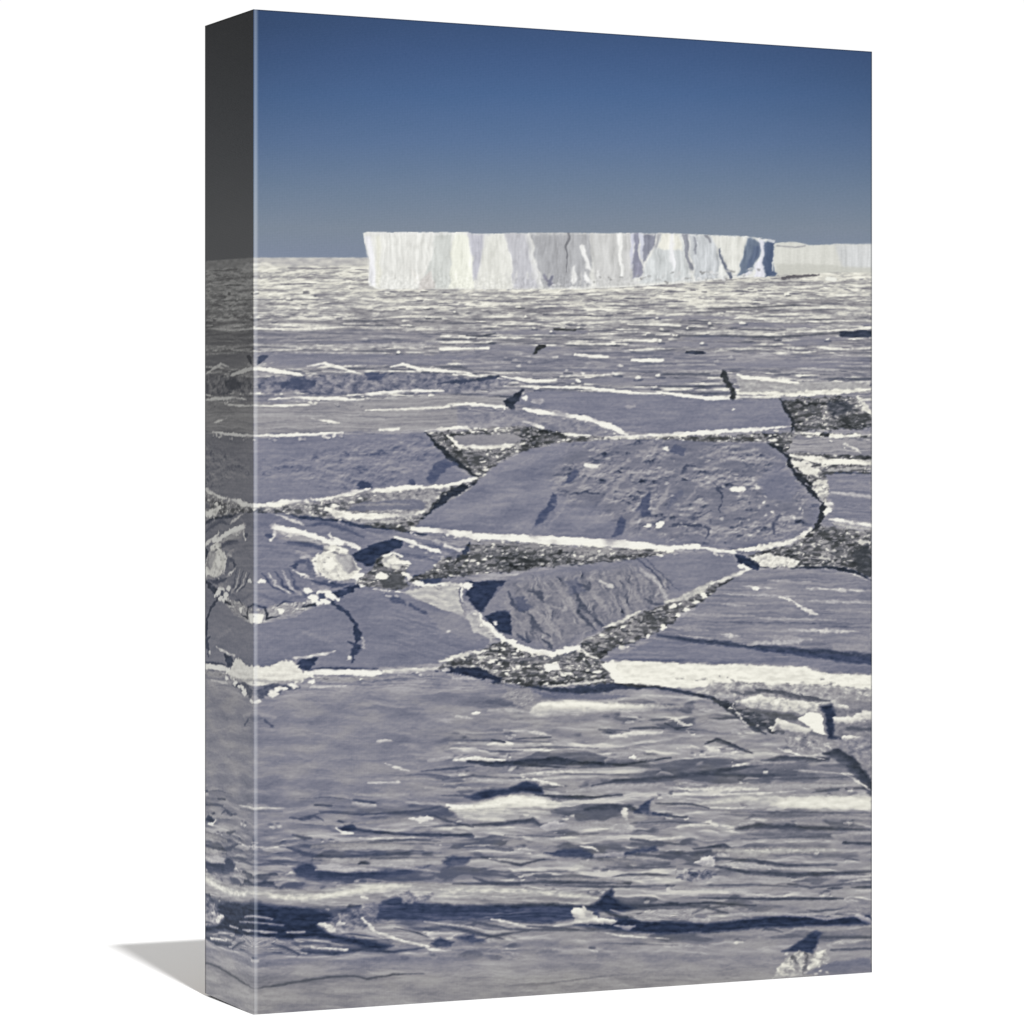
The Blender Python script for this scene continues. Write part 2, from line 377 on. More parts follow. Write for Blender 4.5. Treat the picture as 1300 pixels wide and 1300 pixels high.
S([(340, 507), (380, 505), (440, 507), (470, 509)], .92, 4); S([(350, 501), (370, 498), (385, 500)], .86, 5, W=.6)
S([(440, 502), (480, 499), (520, 496), (565, 496)], .9, 4)
P([(322, 512), (450, 508), (560, 500), (640, 505), (650, 515), (580, 513), (580, 545), (440, 548), (322, 552)], .58, 2, .8, .85, .6, .02, T=STR, amp=.03)
S([(322, 515), (360, 515), (400, 513)], .88, 3); S([(465, 521), (520, 519), (560, 517), (600, 512)], .84, 3)
S([(395, 532), (410, 534), (430, 537)], .86, 5, rough=1.5); S([(320, 553), (345, 553), (390, 552), (437, 549)], .95, 4, rough=1.2)
S([(570, 513), (600, 513), (648, 517)], .96, 5.5); S([(480, 546), (505, 545)], .88, 3)
S([(540, 547), (560, 545), (600, 542), (645, 538)], .92, 4, rough=1.3)
S([(320, 530), (380, 528), (470, 527)], .68, 2, a=.6); S([(450, 537), (520, 534), (600, 530)], .50, 2, a=.6)
# upper right floe
P([(650, 512), (668, 498), (690, 495), (740, 497), (850, 501), (925, 507), (990, 508), (1003, 530), (1005, 545), (960, 547), (880, 552), (800, 549), (770, 540), (700, 520)], .475, 1.2, .8, 1, .05, .02, reg=6, T=STR, amp=.012)
B(800, 516, 7, 2, .6, .8); B(930, 520, 3, 1.5, .8); S([(950, 508), (985, 511)], .53, 5, 3, 1, .6)
P([(935, 480), (1107, 486), (1107, 497), (1000, 503), (940, 500)], .66, 1.5, 1, .9, .75, .05)
S([(935, 475), (945, 479), (1000, 484), (1015, 486)], .93, 4, W=.7); S([(937, 499), (1000, 501), (1060, 498), (1107, 494)], .86, 7, W=.9, rough=1.3)
S([(660, 491), (740, 492), (800, 498), (840, 500)], .92, 4.5); S([(836, 498), (860, 501), (905, 506), (925, 506)], .97, 5)
S([(636, 478), (655, 481), (680, 484), (705, 482)], .93, 4); S([(710, 478), (760, 476), (790, 474)], .8, 3)
S([(918, 472, 5), (922, 482, 10), (928, 492, 6), (931, 503, 5)], .13, W=.8, rough=1.8)
S([(664, 495), (655, 504), (645, 512), (652, 520)], .12, 9, rough=1.6, W=.4); B(668, 505, 4, 3, .85); B(682, 510, 8, 4, .62)
S([(555, 487), (600, 483), (632, 478)], .22, 7, rough=1.6)
brash([(991, 508), (1060, 503), (1090, 505), (1098, 520), (1107, 530), (1107, 541), (1080, 546), (1040, 546), (1010, 550), (1003, 530)], .25)
P([(1045, 512), (1075, 508), (1085, 520), (1060, 530)], .13, 3, 1.5, .6, .5)
S([(1088, 503), (1098, 515), (1107, 528)], .8, 8, rough=1.6, W=.7); S([(990, 507), (998, 520), (1008, 537), (1006, 550)], .1, 5, W=.7)
# strip under it
P([(650, 520), (700, 527), (760, 541), (790, 552), (700, 556), (640, 548), (600, 545), (580, 530)], .5, 2, 1, .8, .2, .03, T=ROU, amp=.04)
brash([(540, 549), (600, 545), (660, 540), (740, 553), (800, 555), (1000, 550), (1000, 560), (900, 562), (760, 560), (700, 565), (665, 575), (640, 584), (625, 596), (612, 608), (600, 616), (596, 604), (575, 588), (560, 572), (550, 560)], .12)
brash([(560, 572), (600, 572), (655, 570), (640, 584), (625, 596), (608, 606), (590, 594)], .25)
S([(664, 518, 3), (676, 522, 7), (710, 526, 6), (745, 531, 7), (770, 540, 8), (798, 552, 4)], .98, rough=.6)
S([(800, 553), (850, 552), (900, 549), (960, 545), (1004, 541)], .93, 6, rough=.9)
S([(665, 535), (690, 543)], .85, 5); S([(712, 550), (720, 552), (750, 553)], .93, 5); S([(770, 555), (830, 556)], .8, 4, rough=1.4)
P([(575, 552), (650, 551), (668, 558), (640, 566), (600, 569), (580, 564)], .55, 1, .8, 1, .5, .03)
S([(570, 553, 5), (575, 558, 6), (584, 567, 6), (620, 568, 6), (660, 564, 5), (668, 562, 2)], .95)
S([(540, 549), (553, 564), (570, 580), (590, 594), (605, 606)], .08, 6, W=.6, rough=1.1)

# ---- left floe
P([(318, 556), (440, 552), (540, 550), (552, 566), (568, 584), (588, 596), (602, 606), (596, 613), (560, 617), (480, 619), (450, 626), (400, 633), (318, 641)], .475, 1.2, .7, 1, .03, .018, reg=4, T=STR, amp=.01)
sl, al = mask([(400, 575), (470, 560), (540, 556), (560, 580), (540, 600), (480, 618), (420, 622), (390, 610), (330, 605), (332, 592)], 14, 2)
L[sl] += al * (np.clip(LSL[sl] * .06, -.08, .14) - .10 * smooth(.3, 1.8, LSH[sl]))
P([(540, 613), (543, 600), (552, 588), (566, 583), (584, 590), (568, 596), (556, 603), (550, 614)], .28, 2, 1, .85, 0, .03)
P([(454, 620), (458, 608), (470, 612), (474, 622)], .2, 1.5, 1, .9)
B(523, 612, 4, 4, .3)
S([(574, 592), (590, 600), (600, 604)], .62, 4, 2, a=.5)

# ---- ground between, y 620-680, left
P([(318, 644), (400, 636), (470, 622), (600, 612), (600, 625), (560, 645), (528, 668), (470, 664), (400, 656), (318, 646)], .56, 1.5, .8, 1, .6, .06, T=ROU, amp=.07)
brash([(360, 642), (420, 638), (470, 630), (480, 655), (420, 655)], .1, a=.7)
brash([(465, 664), (540, 655), (530, 672), (500, 680), (470, 674)], .1)
P([(450, 640), (520, 632), (540, 638), (535, 648), (440, 648)], .42, 1.5, 1, .9, .1)
S([(320, 642, 5), (345, 641, 6), (385, 635, 6), (420, 633, 4), (450, 625, 4), (468, 620, 2)], .93, rough=1.2)
S([(474, 623, 5), (490, 622, 8), (520, 619, 6), (560, 618, 5), (604, 607, 3)], .94, rough=1.3)
S([(415, 646, 6), (425, 652, 11), (450, 656, 9), (480, 655, 8), (520, 653, 8), (539, 650, 5)], .97, rough=.9)
B(424, 642, 5, 2.5, .93)
brash([(575, 618), (600, 612), (590, 622), (560, 640), (545, 655), (530, 666), (536, 650), (560, 630)], .55)
S([(602, 614), (585, 621), (565, 634), (548, 648), (536, 658)], .09, 8, W=.4, rough=1.6)
P([(318, 648), (350, 648), (400, 658), (470, 668), (530, 678), (560, 690), (600, 700), (580, 715), (520, 735), (520, 750), (400, 770), (318, 795)], .465, 1.5, .6, 1, .05, .02, T=STR, amp=.015)
S([(348, 648, 2), (385, 657, 4), (430, 661, 3), (450, 667, 5), (500, 672, 3), (540, 679, 2)], .16, rough=1)
S([(392, 668), (410, 664), (440, 672), (462, 682)], .28, 5, 2, a=.8)
S([(345, 652), (370, 660), (388, 666)], .7, 5, rough=1.2)
S([(348, 669, 9), (365, 673, 12), (390, 679, 9), (420, 688, 8), (436, 691, 5)], .96, rough=.9)
S([(345, 684), (349, 676)], .8, 6, 2); S([(355, 683), (385, 686), (415, 690)], .62, 6, 3, a=.7, W=.5)
S([(365, 688), (390, 690), (412, 697)], .25, 5, 2.5, a=.85); B(341, 680, 5, 2.5, .3)
S([(425, 683, 3), (440, 690, 8), (455, 696, 5)], .93); S([(420, 678), (423, 686)], .8, 4)
P([(448, 704), (470, 693), (498, 683), (512, 688), (508, 696), (494, 700), (488, 708), (478, 716), (466, 720), (455, 712)], .13, 1.5, .6, 1, 0, .02)
S([(500, 682, 3), (515, 686, 6), (545, 696, 7), (568, 703, 5)], .97); S([(508, 703), (535, 710), (560, 706)], .6, 4, a=.7)
S([(500, 703), (530, 706), (560, 714)], .3, 6, 2, a=.6)
# the round sunlit boulder of ice
P([(400, 722), (396, 708), (406, 703), (410, 694), (424, 692), (440, 697), (450, 712), (458, 722), (452, 735), (436, 738), (412, 735)], .80, 1.5, .8, 1, .7, .04, T=DIAs, amp=.04)
P([(428, 705), (444, 700), (450, 715), (454, 724), (440, 728), (432, 716)], .60, 2.5, .8, .7, .5)
S([(404, 703), (398, 718), (404, 730), (420, 736)], .95, 5); B(420, 716, 8, 6, .93, .8, 3); S([(408, 737), (424, 741), (448, 736)], .18, 4)
S([(370, 724), (385, 731), (398, 736)], .88, 5, rough=1); S([(372, 714), (388, 712), (393, 722)], .28, 8, 3, a=.8); B(373, 718, 3, 3, .25)
B(386, 708, 5, 3, .65); B(452, 733, 6, 5, .93)
# left arcs of wind-carved snow
for k in range(5):
    S([(334 + k * 8, 728 - k), (345 + k * 8, 742 + k), (362 + k * 7, 752 + k)], (.24, .74, .22, .66, .3)[k], 3.5, 1.5, 1.1, .9)
B(333, 738, 6, 2.5, .85)
S([(365, 757), (395, 748), (430, 744)], .56, 6, 3, a=.6)
P([(322, 776), (345, 768), (385, 765), (400, 757), (395, 775), (365, 781), (340, 788), (322, 790)], .62, 1.5, 1.4, .9, .5, .06, T=ROUs, amp=.12)
B(326, 784, 8, 7, .97, soft=3); B(357, 777, 4, 4, .92); S([(322, 767), (338, 772), (340, 785), (352, 783)], .12, 3); S([(352, 770), (360, 763), (372, 765)], .25, 3)
for x, y, rx, ry in ((392, 750, 6, 4), (398, 760, 5, 6), (410, 751, 9, 4), (418, 757, 7, 4), (424, 759, 7, 4), (403, 766, 8, 3), (460, 742, 8, 4), (455, 732, 8, 6), (412, 764, 9, 3)): B(x, y, rx, ry, .95)
P([(420, 752), (436, 746), (456, 741), (458, 746), (445, 753), (428, 760)], .15, 1.5, 1, 1)
S([(430, 742), (450, 738)], .55, 8, 2); S([(386, 770), (398, 768)], .15, 4); B(408, 757, 4, 3, .3)
# heap beside the pool
brash([(470, 722), (485, 704), (500, 704), (520, 715), (512, 735), (518, 745), (500, 750), (465, 745), (455, 740)], .1)
P([(484, 712), (488, 704), (500, 705), (518, 714), (508, 722), (490, 722)], .72, 1.5, 1, 1, .7, .06); S([(505, 714), (520, 714)], .93, 5)
P([(482, 735), (500, 727), (512, 732), (512, 742), (500, 749), (486, 746)], .25, 2, 1.6, .8, .8); B(483, 731, 7, 4, .9)
S([(512, 728, 6), (522, 736, 10), (545, 743, 7)], .96); S([(474, 748), (490, 750), (512, 752)], .93, 4, rough=1.4)
P([(524, 730), (545, 727), (560, 732), (562, 740), (545, 742), (528, 736)], .2, 1.5, 1, .9)

S([(352, 675), (385, 683), (418, 692)], .66, 7, 4, .5, .8, W=.4); S([(360, 690), (395, 694), (430, 703)], .30, 4, 2.5, .8, .8); S([(400, 659), (440, 669), (480, 676)], .36, 4, 2, 1, .7)
S([(440, 665), (470, 678), (505, 683)], .56, 5, 3, .8, .6); S([(322, 668), (345, 664)], .40, 8, 5, a=.6); S([(530, 690), (560, 696), (585, 704)], .30, 4, 2, 1, .8); S([(525, 681), (560, 688), (590, 694)], .66, 4, 2, 1.2, .8)
S([(408, 715), (414, 702), (428, 696), (440, 702)], .93, 4, 2.5, .6, .9, W=.8); S([(420, 728), (434, 714), (436, 704)], .70, 5, 3, .6, .7); S([(412, 720), (420, 712), (426, 704)], .97, 3, 2, .5, .9); S([(442, 728), (450, 720), (448, 708)], .50, 5, 3, .6, .8)
S([(396, 737), (420, 744), (450, 741)], .26, 5, 2, .8); S([(385, 742), (410, 748), (440, 748)], .54, 4, 2.5, 1, .7); S([(322, 752), (350, 762), (380, 758)], .38, 5, 3, 1, .7)
B(392, 716, 6, 8, .36, .7, 3); S([(376, 700), (390, 704), (396, 712)], .60, 4, 2, 1.4, .8); B(488, 722, 6, 4, .5, .9, 2); B(500, 712, 9, 5, .86, .9, 2.5); S([(486, 706), (500, 702), (512, 706)], .93, 3)
brash([(322, 648), (365, 645), (412, 648), (412, 656), (370, 654), (335, 652)], .1, a=.8)
S([(440, 643), (480, 640), (520, 640)], .62, 3, 2, 1, .7, W=.6); S([(460, 662), (500, 662), (530, 660)], .70, 4, 2, 1.8, .8, W=.7)

# ---- big central floe
BIG = [(527, 669), (545, 650), (570, 636), (600, 620), (612, 607), (632, 590), (665, 573), (705, 563), (760, 559), (830, 557), (900, 561), (965, 562), (985, 567), (997, 580), (1006, 598), (1022, 618), (1040, 636), (1043, 655), (1030, 672), (1008, 683), (960, 694), (900, 696), (860, 694), (830, 690), (780, 685), (700, 682), (640, 679), (600, 675), (560, 671)]
P(BIG, .475, 1.2, .6, 1, .05, .014, reg=5, T=MOT, amp=.012)
sl, al = mask([(700, 600), (730, 566), (830, 556), (960, 562), (1000, 590), (1035, 640), (1020, 680), (950, 690), (850, 685), (790, 672), (760, 640), (720, 640)], 16, 3)
L[sl] += al * smooth(-1., .3, MOT[sl] + NB[sl]) * (np.clip(LSL[sl] * .12, -.13, .26) - .24 * smooth(.3, 2.0, LSH[sl])); Wn[sl] += al * .18
sl, al = mask(BIG, 8, 0); L[sl] += al * STR[sl] * .008
P([(674, 671), (684, 655), (696, 640), (703, 627), (710, 627), (704, 645), (692, 660), (682, 670)], .27, 2, .8, .9); P([(714, 616), (720, 604), (733, 594), (737, 600), (724, 613)], .28, 2, .8, .9)
S([(700, 640), (725, 645), (760, 650)], .54, 3, 2, a=.6); P([(777, 682), (780, 670), (790, 655), (796, 660), (790, 678)], .28, 2, .8, .9)
P([(806, 648), (812, 640), (825, 622), (825, 654), (816, 655)], .27, 2.5, .8, .85); P([(850, 645), (852, 630), (864, 622), (866, 630)], .36, 3, 1, .7)
P([(848, 574), (858, 564), (872, 572), (866, 580)], .3, 2, 1.2, .8); S([(742, 592), (760, 585), (775, 575), (790, 562)], .36, 5, 2.5, 1.4, .6)
S([(745, 590), (755, 592)], .8, 5); B(837, 665, 5, 4, .96); B(822, 668, 4, 3, .9); B(870, 667, 4, 2, .75); B(938, 621, 9, 4, .92, soft=2); B(962, 619, 10, 3, .78, soft=2); B(846, 570, 4, 4, .8)
S([(905, 612), (917, 628), (914, 650)], .22, 3, rough=1.6); S([(866, 600), (872, 590), (885, 592)], .28, 3, rough=1.5); S([(850, 668), (865, 666), (892, 668)], .24, 4, rough=1.8)
S([(985, 678), (982, 665), (990, 655)], .3, 5, 2); S([(902, 660), (900, 676), (896, 684)], .3, 4, 2)
P([(960, 612), (985, 590), (1000, 596), (1015, 622), (1000, 636), (975, 632)], .44, 6, 1, .8, 0, .012)
for i in range(16): B(rng.uniform(960, 1020), rng.uniform(638, 660), 2.2, 1.5, rng.uniform(.6, .9), a=.8)
for i in range(30):
    x, y = rng.uniform(830, 985), rng.uniform(566, 680); B(x, y, rng.uniform(1, 3), 1.5, rng.uniform(.62, .78), a=.6); S([(x - 3, y - 3), (x + 2, y - 3)], .33, 2, a=.6)
for a_ in (((696, 668), (712, 648), (722, 628), .56, 6), ((738, 612), (752, 600), (770, 590), .60, 6), ((762, 640), (780, 618), (800, 600), .57, 8), ((796, 672), (806, 660), (812, 650), .60, 5), ((830, 650), (842, 632), (850, 618), .60, 7), ((868, 640), (880, 625), (888, 612), .58, 6),
        ((745, 655), (765, 630), (778, 615), .41, 5), ((890, 600), (905, 588), (925, 580), .58, 5), ((920, 650), (940, 642), (965, 640), .58, 6), ((930, 600), (955, 598), (970, 604), .40, 5), ((860, 585), (885, 580), (905, 572), .40, 4), ((640, 655), (650, 640), (656, 630), .44, 4),
        ((590, 664), (660, 668), (740, 672), .51, 5), ((630, 600), (680, 582), (720, 572), .50, 7), ((890, 660), (905, 668), (925, 672), .60, 5), ((815, 575), (835, 570), (848, 578), .62, 5), ((775, 600), (790, 590), (800, 582), .62, 4), ((940, 668), (960, 660), (985, 662), .40, 4)):
    S([a_[0], a_[1], a_[2]], a_[3], a_[4], 3.5, 1.1, .75)
# its right side
brash([(975, 562), (1010, 548), (1107, 552), (1107, 602), (1060, 598), (1050, 625), (1050, 655), (1040, 670), (1046, 640), (1025, 616), (1008, 598), (998, 575)], .05)
P([(1012, 553), (1107, 556), (1107, 578), (1050, 577), (1002, 574), (1003, 562)], .56, 1.5, .8, .95, .4, .03, T=STR, amp=.06)
S([(1008, 548), (1040, 551), (1060, 554), (1107, 552)], .9, 4); B(1047, 552, 5, 3, .15); S([(1072, 564), (1088, 570), (1095, 575)], .85, 5, 2)
S([(1002, 578, 4), (1030, 583, 8), (1060, 586, 9), (1107, 587, 9)], .96, rough=.6); S([(1002, 588, 6), (1022, 592, 16), (1036, 600, 8)], .82, rough=1.6, W=.7)
S([(1050, 597), (1075, 596), (1107, 593)], .62, 5, W=.8); S([(1050, 600), (1107, 601)], .2, 2.5)
P([(1048, 603), (1107, 602), (1107, 663), (1060, 657), (1052, 630)], .485, 1.2, .8, 1, .1, .015, T=STR, amp=.025, reg=7)
S([(1055, 625), (1107, 631)], .66, 4, 2); S([(1060, 610), (1107, 612)], .56, 3, 2, a=.7); S([(1056, 659, 4), (1075, 662, 5), (1107, 667, 5)], .95)
S([(1060, 665), (1107, 673)], .7, 3, W=.7)
P([(1036, 608), (1048, 610), (1050, 630), (1046, 640), (1036, 628), (1026, 618)], .72, 1.5, 1.6, 1, .8, .08, T=ROUs, amp=.1)
P([(1006, 600), (1016, 602), (1032, 612), (1030, 618), (1018, 614)], .08, 1.5, 1.4, 1, .7)
S([(974, 563), (992, 570), (1000, 582), (1006, 598), (1020, 614), (1036, 630), (1042, 638)], .08, 5, W=.6, rough=1.2)
S([(1044, 640, 4), (1045, 655, 9), (1034, 672, 6), (1026, 678, 3)], .08, W=.7, rough=1.6); B(1050, 650, 4, 6, .88); B(1050, 640, 6, 3, .8)
brash([(1042, 668), (1107, 674), (1107, 735), (1080, 722), (1040, 719), (1000, 721), (965, 722), (945, 712), (950, 704), (980, 698), (1010, 688), (1030, 675)], .2)
P([(952, 708), (972, 702), (1000, 705), (1012, 712), (1005, 720), (965, 720)], .8, 1.5, 1.3, 1, .7, .1, T=ROUs, amp=.1)
S([(1005, 722), (1050, 720), (1080, 725), (1107, 736)], .1, 5, W=.4); B(1098, 688, 8, 4, .7); S([(1030, 706), (1045, 708), (1060, 712)], .7, 5, rough=1.6)
P([(1080, 700), (1100, 692), (1107, 715), (1107, 735), (1090, 725)], .16, 3, 2, .7, .7)
S([(1065, 727), (1085, 730), (1107, 738)], .8, 3)
# brash under the big floe
brash([(520, 738), (545, 722), (570, 706), (590, 692), (660, 688), (760, 696), (860, 700), (800, 712), (700, 719), (640, 727), (560, 732)], .22)
brash([(680, 690), (860, 699), (800, 712), (740, 708), (690, 700)], .0, a=.8)
S([(600, 687), (660, 692), (760, 699), (850, 702)], .58, 5, 2, W=.8, a=.8)
S([(523, 671, 5), (560, 674, 8), (600, 680, 10), (640, 682, 9), (680, 685, 11), (760, 689, 12), (800, 691, 11), (850, 697, 8), (862, 695, 7), (885, 694, 8)], .99, rough=.5, tex=.02)
S([(885, 694, 4), (910, 699, 4), (932, 701, 4)], .93); S([(930, 699), (960, 696), (1000, 689), (1015, 682)], .88, 7, rough=1.3, W=.6)
S([(1015, 683), (1028, 674)], .8, 5, rough=1.6)
P([(560, 690), (595, 695), (600, 700), (580, 707), (560, 703)], .46, 2, 1.2, .8)
S([(565, 692), (590, 700)], .75, 4); S([(596, 690), (590, 705), (580, 715)], .15, 8, rough=1.6)

# ---- crater floe
CR = [(582, 738), (620, 736), (700, 722), (800, 711), (862, 703), (925, 702), (946, 720), (915, 733), (880, 750), (850, 763), (810, 776), (772, 796), (735, 816), (700, 828), (665, 823), (640, 806), (612, 786), (590, 768)]
P(CR, .49, 1.2, .5, 1, .12, .02, reg=8)
sl, al = mask([(640, 738), (720, 730), (800, 718), (850, 735), (850, 765), (770, 795), (700, 826), (640, 800)], 14, 2)
L[sl] += al * (np.clip(GSL[sl] * .10, -.12, .22) - .26 * smooth(.3, 2.2, GSH[sl])); Wn[sl] += al * .25
sl, al = mask([(840, 706), (925, 702), (944, 720), (880, 748), (855, 752)], 5, .5); put(sl, al * .8, .465 + .015 * STR[sl], .1)
P([(592, 738), (645, 737), (632, 750), (622, 762), (613, 778), (598, 766), (592, 752)], .14, 1.5, .7, 1, 0, .03)
P([(616, 782), (630, 776), (649, 776), (648, 806), (634, 802), (624, 792)], .13, 1.5, .7, 1, 0, .03); B(630, 790, 2.5, 2.5, .8)
P([(612, 778), (634, 745), (650, 742), (660, 765), (652, 775), (630, 774)], .52, 2, 1, .7, .2)
for a_ in (((645, 752), (655, 768), (668, 778), 7), ((672, 750), (682, 752), (690, 764), 6), ((670, 775), (680, 795), (698, 808), 7), ((728, 745), (738, 768), (752, 780), 8), ((736, 772), (745, 790), (755, 800), 5), ((752, 780), (762, 792), (768, 800), 6), ((735, 742), (745, 746), (748, 740), 8)):
    S([a_[0], a_[1], a_[2]], .24, a_[3], 2, 1.2, .85)
S([(655, 806), (670, 815), (668, 805)], .24, 6, 2, 1.6); S([(690, 812), (700, 822)], .3, 4)
S([(682, 778), (695, 792), (712, 812)], .62, 5, 3, a=.7); S([(750, 750), (762, 765), (775, 785)], .6, 5, 3, a=.7); S([(700, 770), (715, 775)], .62, 3, a=.6)
S([(813, 722), (828, 733), (838, 745), (848, 764)], .68, 6, 3, a=.9); S([(806, 706), (830, 725), (845, 748)], .3, 2.5); S([(815, 704), (850, 738), (862, 750)], .34, 2.5, a=.8)
S([(820, 760), (832, 768), (842, 766)], .3, 4, rough=1.6); S([(762, 738), (775, 745)], .7, 4)
P([(655, 760), (668, 756), (676, 772), (662, 778)], .30, 2.5, 1.6, .7); P([(716, 738), (735, 736), (742, 750), (726, 756)], .33, 2.5, 1.6, .6)
S([(640, 760), (652, 782), (668, 800)], .62, 4, 3, 1.2, .6); S([(705, 742), (722, 765), (742, 792)], .60, 5, 3, 1.2, .6); S([(780, 728), (800, 748), (815, 765)], .60, 4, 3, 1.2, .6); S([(770, 735), (790, 756), (806, 772)], .36, 3, 2, 1.2, .6)
S([(586, 741), (584, 760), (588, 780)], .30, 3, 1.5)
# light slab left of it
P([(515, 752), (545, 743), (584, 742), (588, 782), (560, 776), (535, 762)], .70, 1.5, .6, 1, .6, .02)
S([(545, 743), (565, 741), (586, 742)], .9, 6, rough=1.3, W=.6); B(594, 744, 7, 5, .92)
# lower left floe
LOW = [(318, 796), (372, 784), (400, 770), (425, 765), (470, 753), (510, 752), (540, 766), (588, 783), (625, 812), (612, 824), (570, 832), (555, 842), (480, 848), (400, 852), (318, 850)]
P(LOW, .455, 1.2, .6, 1, .05, .012, reg=9, T=STR, amp=.008)
sl, al = mask([(490, 770), (590, 785), (622, 812), (560, 838), (500, 835)], 10, 1); L[sl] += al * .035 * fbm(_xx[sl] / 60, (_yy[sl] - .30 * _xx[sl]) / 3, 3, 140) * 2.2
P([(540, 775), (588, 780), (625, 812), (600, 815), (560, 800)], .52, 5, 1, .6, .2)
S([(490, 755), (505, 762), (515, 768)], .28, 8, 3, a=.8); S([(520, 768), (540, 778)], .3, 4, 2, 1.6); B(571, 801, 3, 2, .7)
S([(380, 800), (420, 815), (445, 832)], .53, 8, 5, a=.5)
S([(418, 763, 3), (438, 775, 4), (452, 792, 5), (455, 806, 10), (451, 818, 5)], .14, rough=1.1); S([(442, 815, 3), (456, 820, 8), (446, 830, 6), (447, 840, 3)], .17, rough=1.4)
S([(460, 810), (462, 822)], .62, 3); B(443, 835, 3, 3, .75)
P([(372, 842), (400, 831), (402, 839), (392, 850), (378, 850)], .17, 1.5, .8, 1); S([(372, 836, 2), (400, 832, 3), (427, 827, 2)], .74)
S([(480, 849), (410, 848), (385, 852)], .2, 2.5)
P([(318, 846), (345, 846), (362, 838), (372, 840), (386, 853), (400, 858), (380, 865), (322, 870)], .82, 1.5, 1.5, 1, .6, .05)
S([(388, 854, 6), (430, 854, 8), (480, 854, 9), (483, 854, 4)], .97, rough=.7); S([(487, 852, 5), (510, 851, 7), (550, 849, 4), (580, 843, 2)], .86, rough=.8, W=.6)
S([(400, 861), (440, 863), (480, 860)], .64, 6, 3, a=.8, W=.7); S([(318, 863), (350, 866), (380, 864)], .64, 7, 3, W=.7, a=.8)
P([(326, 876), (345, 868), (370, 868), (378, 872), (358, 878), (345, 884), (330, 888)], .28, 2, 1.6, .9, .3, .1)
for x, y, rx, ry in ((347, 881, 6, 5), (357, 874, 8, 3), (327, 891, 4, 3), (372, 870, 5, 3), (395, 866, 4, 3)): B(x, y, rx, ry, .85)
S([(395, 872), (440, 871)], .7, 2.5); S([(330, 908), (350, 910)], .58, 4); S([(336, 914), (345, 922)], .3, 3)

# ---- bottom brash and diagonal brash
brash([(556, 850), (575, 836), (612, 824), (640, 812), (665, 826), (700, 832), (735, 826), (762, 830), (772, 850), (785, 866), (720, 872), (660, 870), (620, 866), (590, 856)], .05)
brash([(735, 834), (742, 812), (775, 795), (812, 777), (850, 764), (890, 750), (925, 733), (935, 735), (900, 758), (868, 778), (838, 800), (815, 812), (775, 826), (764, 836)], .28)
S([(560, 840), (585, 832), (620, 825)], .78, 6, rough=1.8, W=.6); S([(640, 838), (690, 836), (735, 830)], .4, 8, 3, 1.6, .6, W=.6)
P([(690, 844), (708, 843), (708, 850), (692, 852)], .88, 1.2, .8)
P([(552, 852), (575, 848), (605, 847), (628, 856), (642, 866), (618, 866), (590, 858)], .11, 1.5, 1, 1, .1); B(620, 864, 6, 3, .5)
S([(572, 858), (580, 861), (610, 862)], .65, 5, rough=1.4)
S([(586, 742, 3), (588, 760, 5), (603, 778, 7), (622, 797, 8), (640, 812, 7), (665, 824, 9), (700, 830, 9), (735, 822, 5)], .95, rough=1.2)
P([(590, 782), (605, 780), (630, 808), (625, 814), (600, 800)], .7, 2, 1, .9, .5)
S([(765, 797), (790, 788), (812, 776)], .78, 5, 1.5, W=.7); S([(846, 765), (870, 757), (890, 749), (905, 738)], .72, 8, 2, W=.8); S([(905, 741), (925, 733), (948, 724)], .78, 5, 2, W=.5)
for x, y in ((883, 765), (872, 774), (842, 797), (823, 807), (895, 757), (862, 780), (856, 770)): B(x, y, 4, 3, .92)
B(790, 822, 8, 2.5, .75); S([(738, 824), (750, 832), (762, 836)], .85, 3)
P([(932, 704), (945, 706), (966, 717), (962, 724), (940, 718)], .12, 1.5, 1, 1); B(941, 718, 5, 3, .9); B(948, 722, 4, 3, .9)
S([(690, 872), (740, 868), (772, 862)], .7, 4, rough=1.6, W=.6)

# ---- right lower floe with long streaks
RL = [(950, 724), (1000, 722), (1060, 723), (1107, 737), (1107, 840), (1000, 826), (900, 818), (830, 810), (850, 795), (880, 775), (915, 745)]
P(RL, .50, 1.2, .5, 1, .2, .015, reg=10, T=STR, amp=.028)
for y, x0, x1, v, w in ((737, 975, 1030, .66, 3), (745, 945, 985, .74, 3), (748, 1025, 1107, .74, 4), (755, 920, 1010, .7, 3), (763, 1010, 1107, .68, 4), (767, 915, 945, .66, 2), (780, 860, 960, .62, 3), (785, 960, 1060, .66, 3), (790, 880, 1107, .36, 2.5), (795, 1040, 1107, .32, 2), (798, 850, 900, .6, 5), (800, 1000, 1090, .72, 5), (806, 915, 940, .76, 5), (808, 960, 1020, .6, 5), (775, 1050, 1107, .58, 4)):
    S([(x0, y - 1), ((x0 + x1) / 2, y + 1), (x1, y + 2)], v, w, 2, 1, .85)
S([(985, 757), (1005, 762), (1025, 775), (1038, 782)], .78, 3.5, rough=1.8); B(960, 747, 4, 2, .9); B(1033, 792, 5, 2, .3)
P([(830, 812), (900, 818), (1000, 826), (1107, 836), (1107, 860), (1020, 846), (900, 842), (765, 838), (800, 826)], .455, 1.5, .6, 1, .05, .01, T=STR, amp=.02)
S([(835, 806, 2), (870, 812, 6), (930, 818, 6), (1000, 826, 9), (1060, 832, 13), (1107, 838, 15)], .2, soft=3, rough=.5); S([(855, 805), (885, 809), (905, 812)], .62, 2)
S([(940, 818), (1000, 815), (1030, 812)], .7, 6, 2, 1.6, .8); S([(1060, 822), (1107, 822)], .6, 8, 3, 1.4, .7); S([(780, 836), (850, 839), (880, 838)], .33, 3, 2, a=.8)
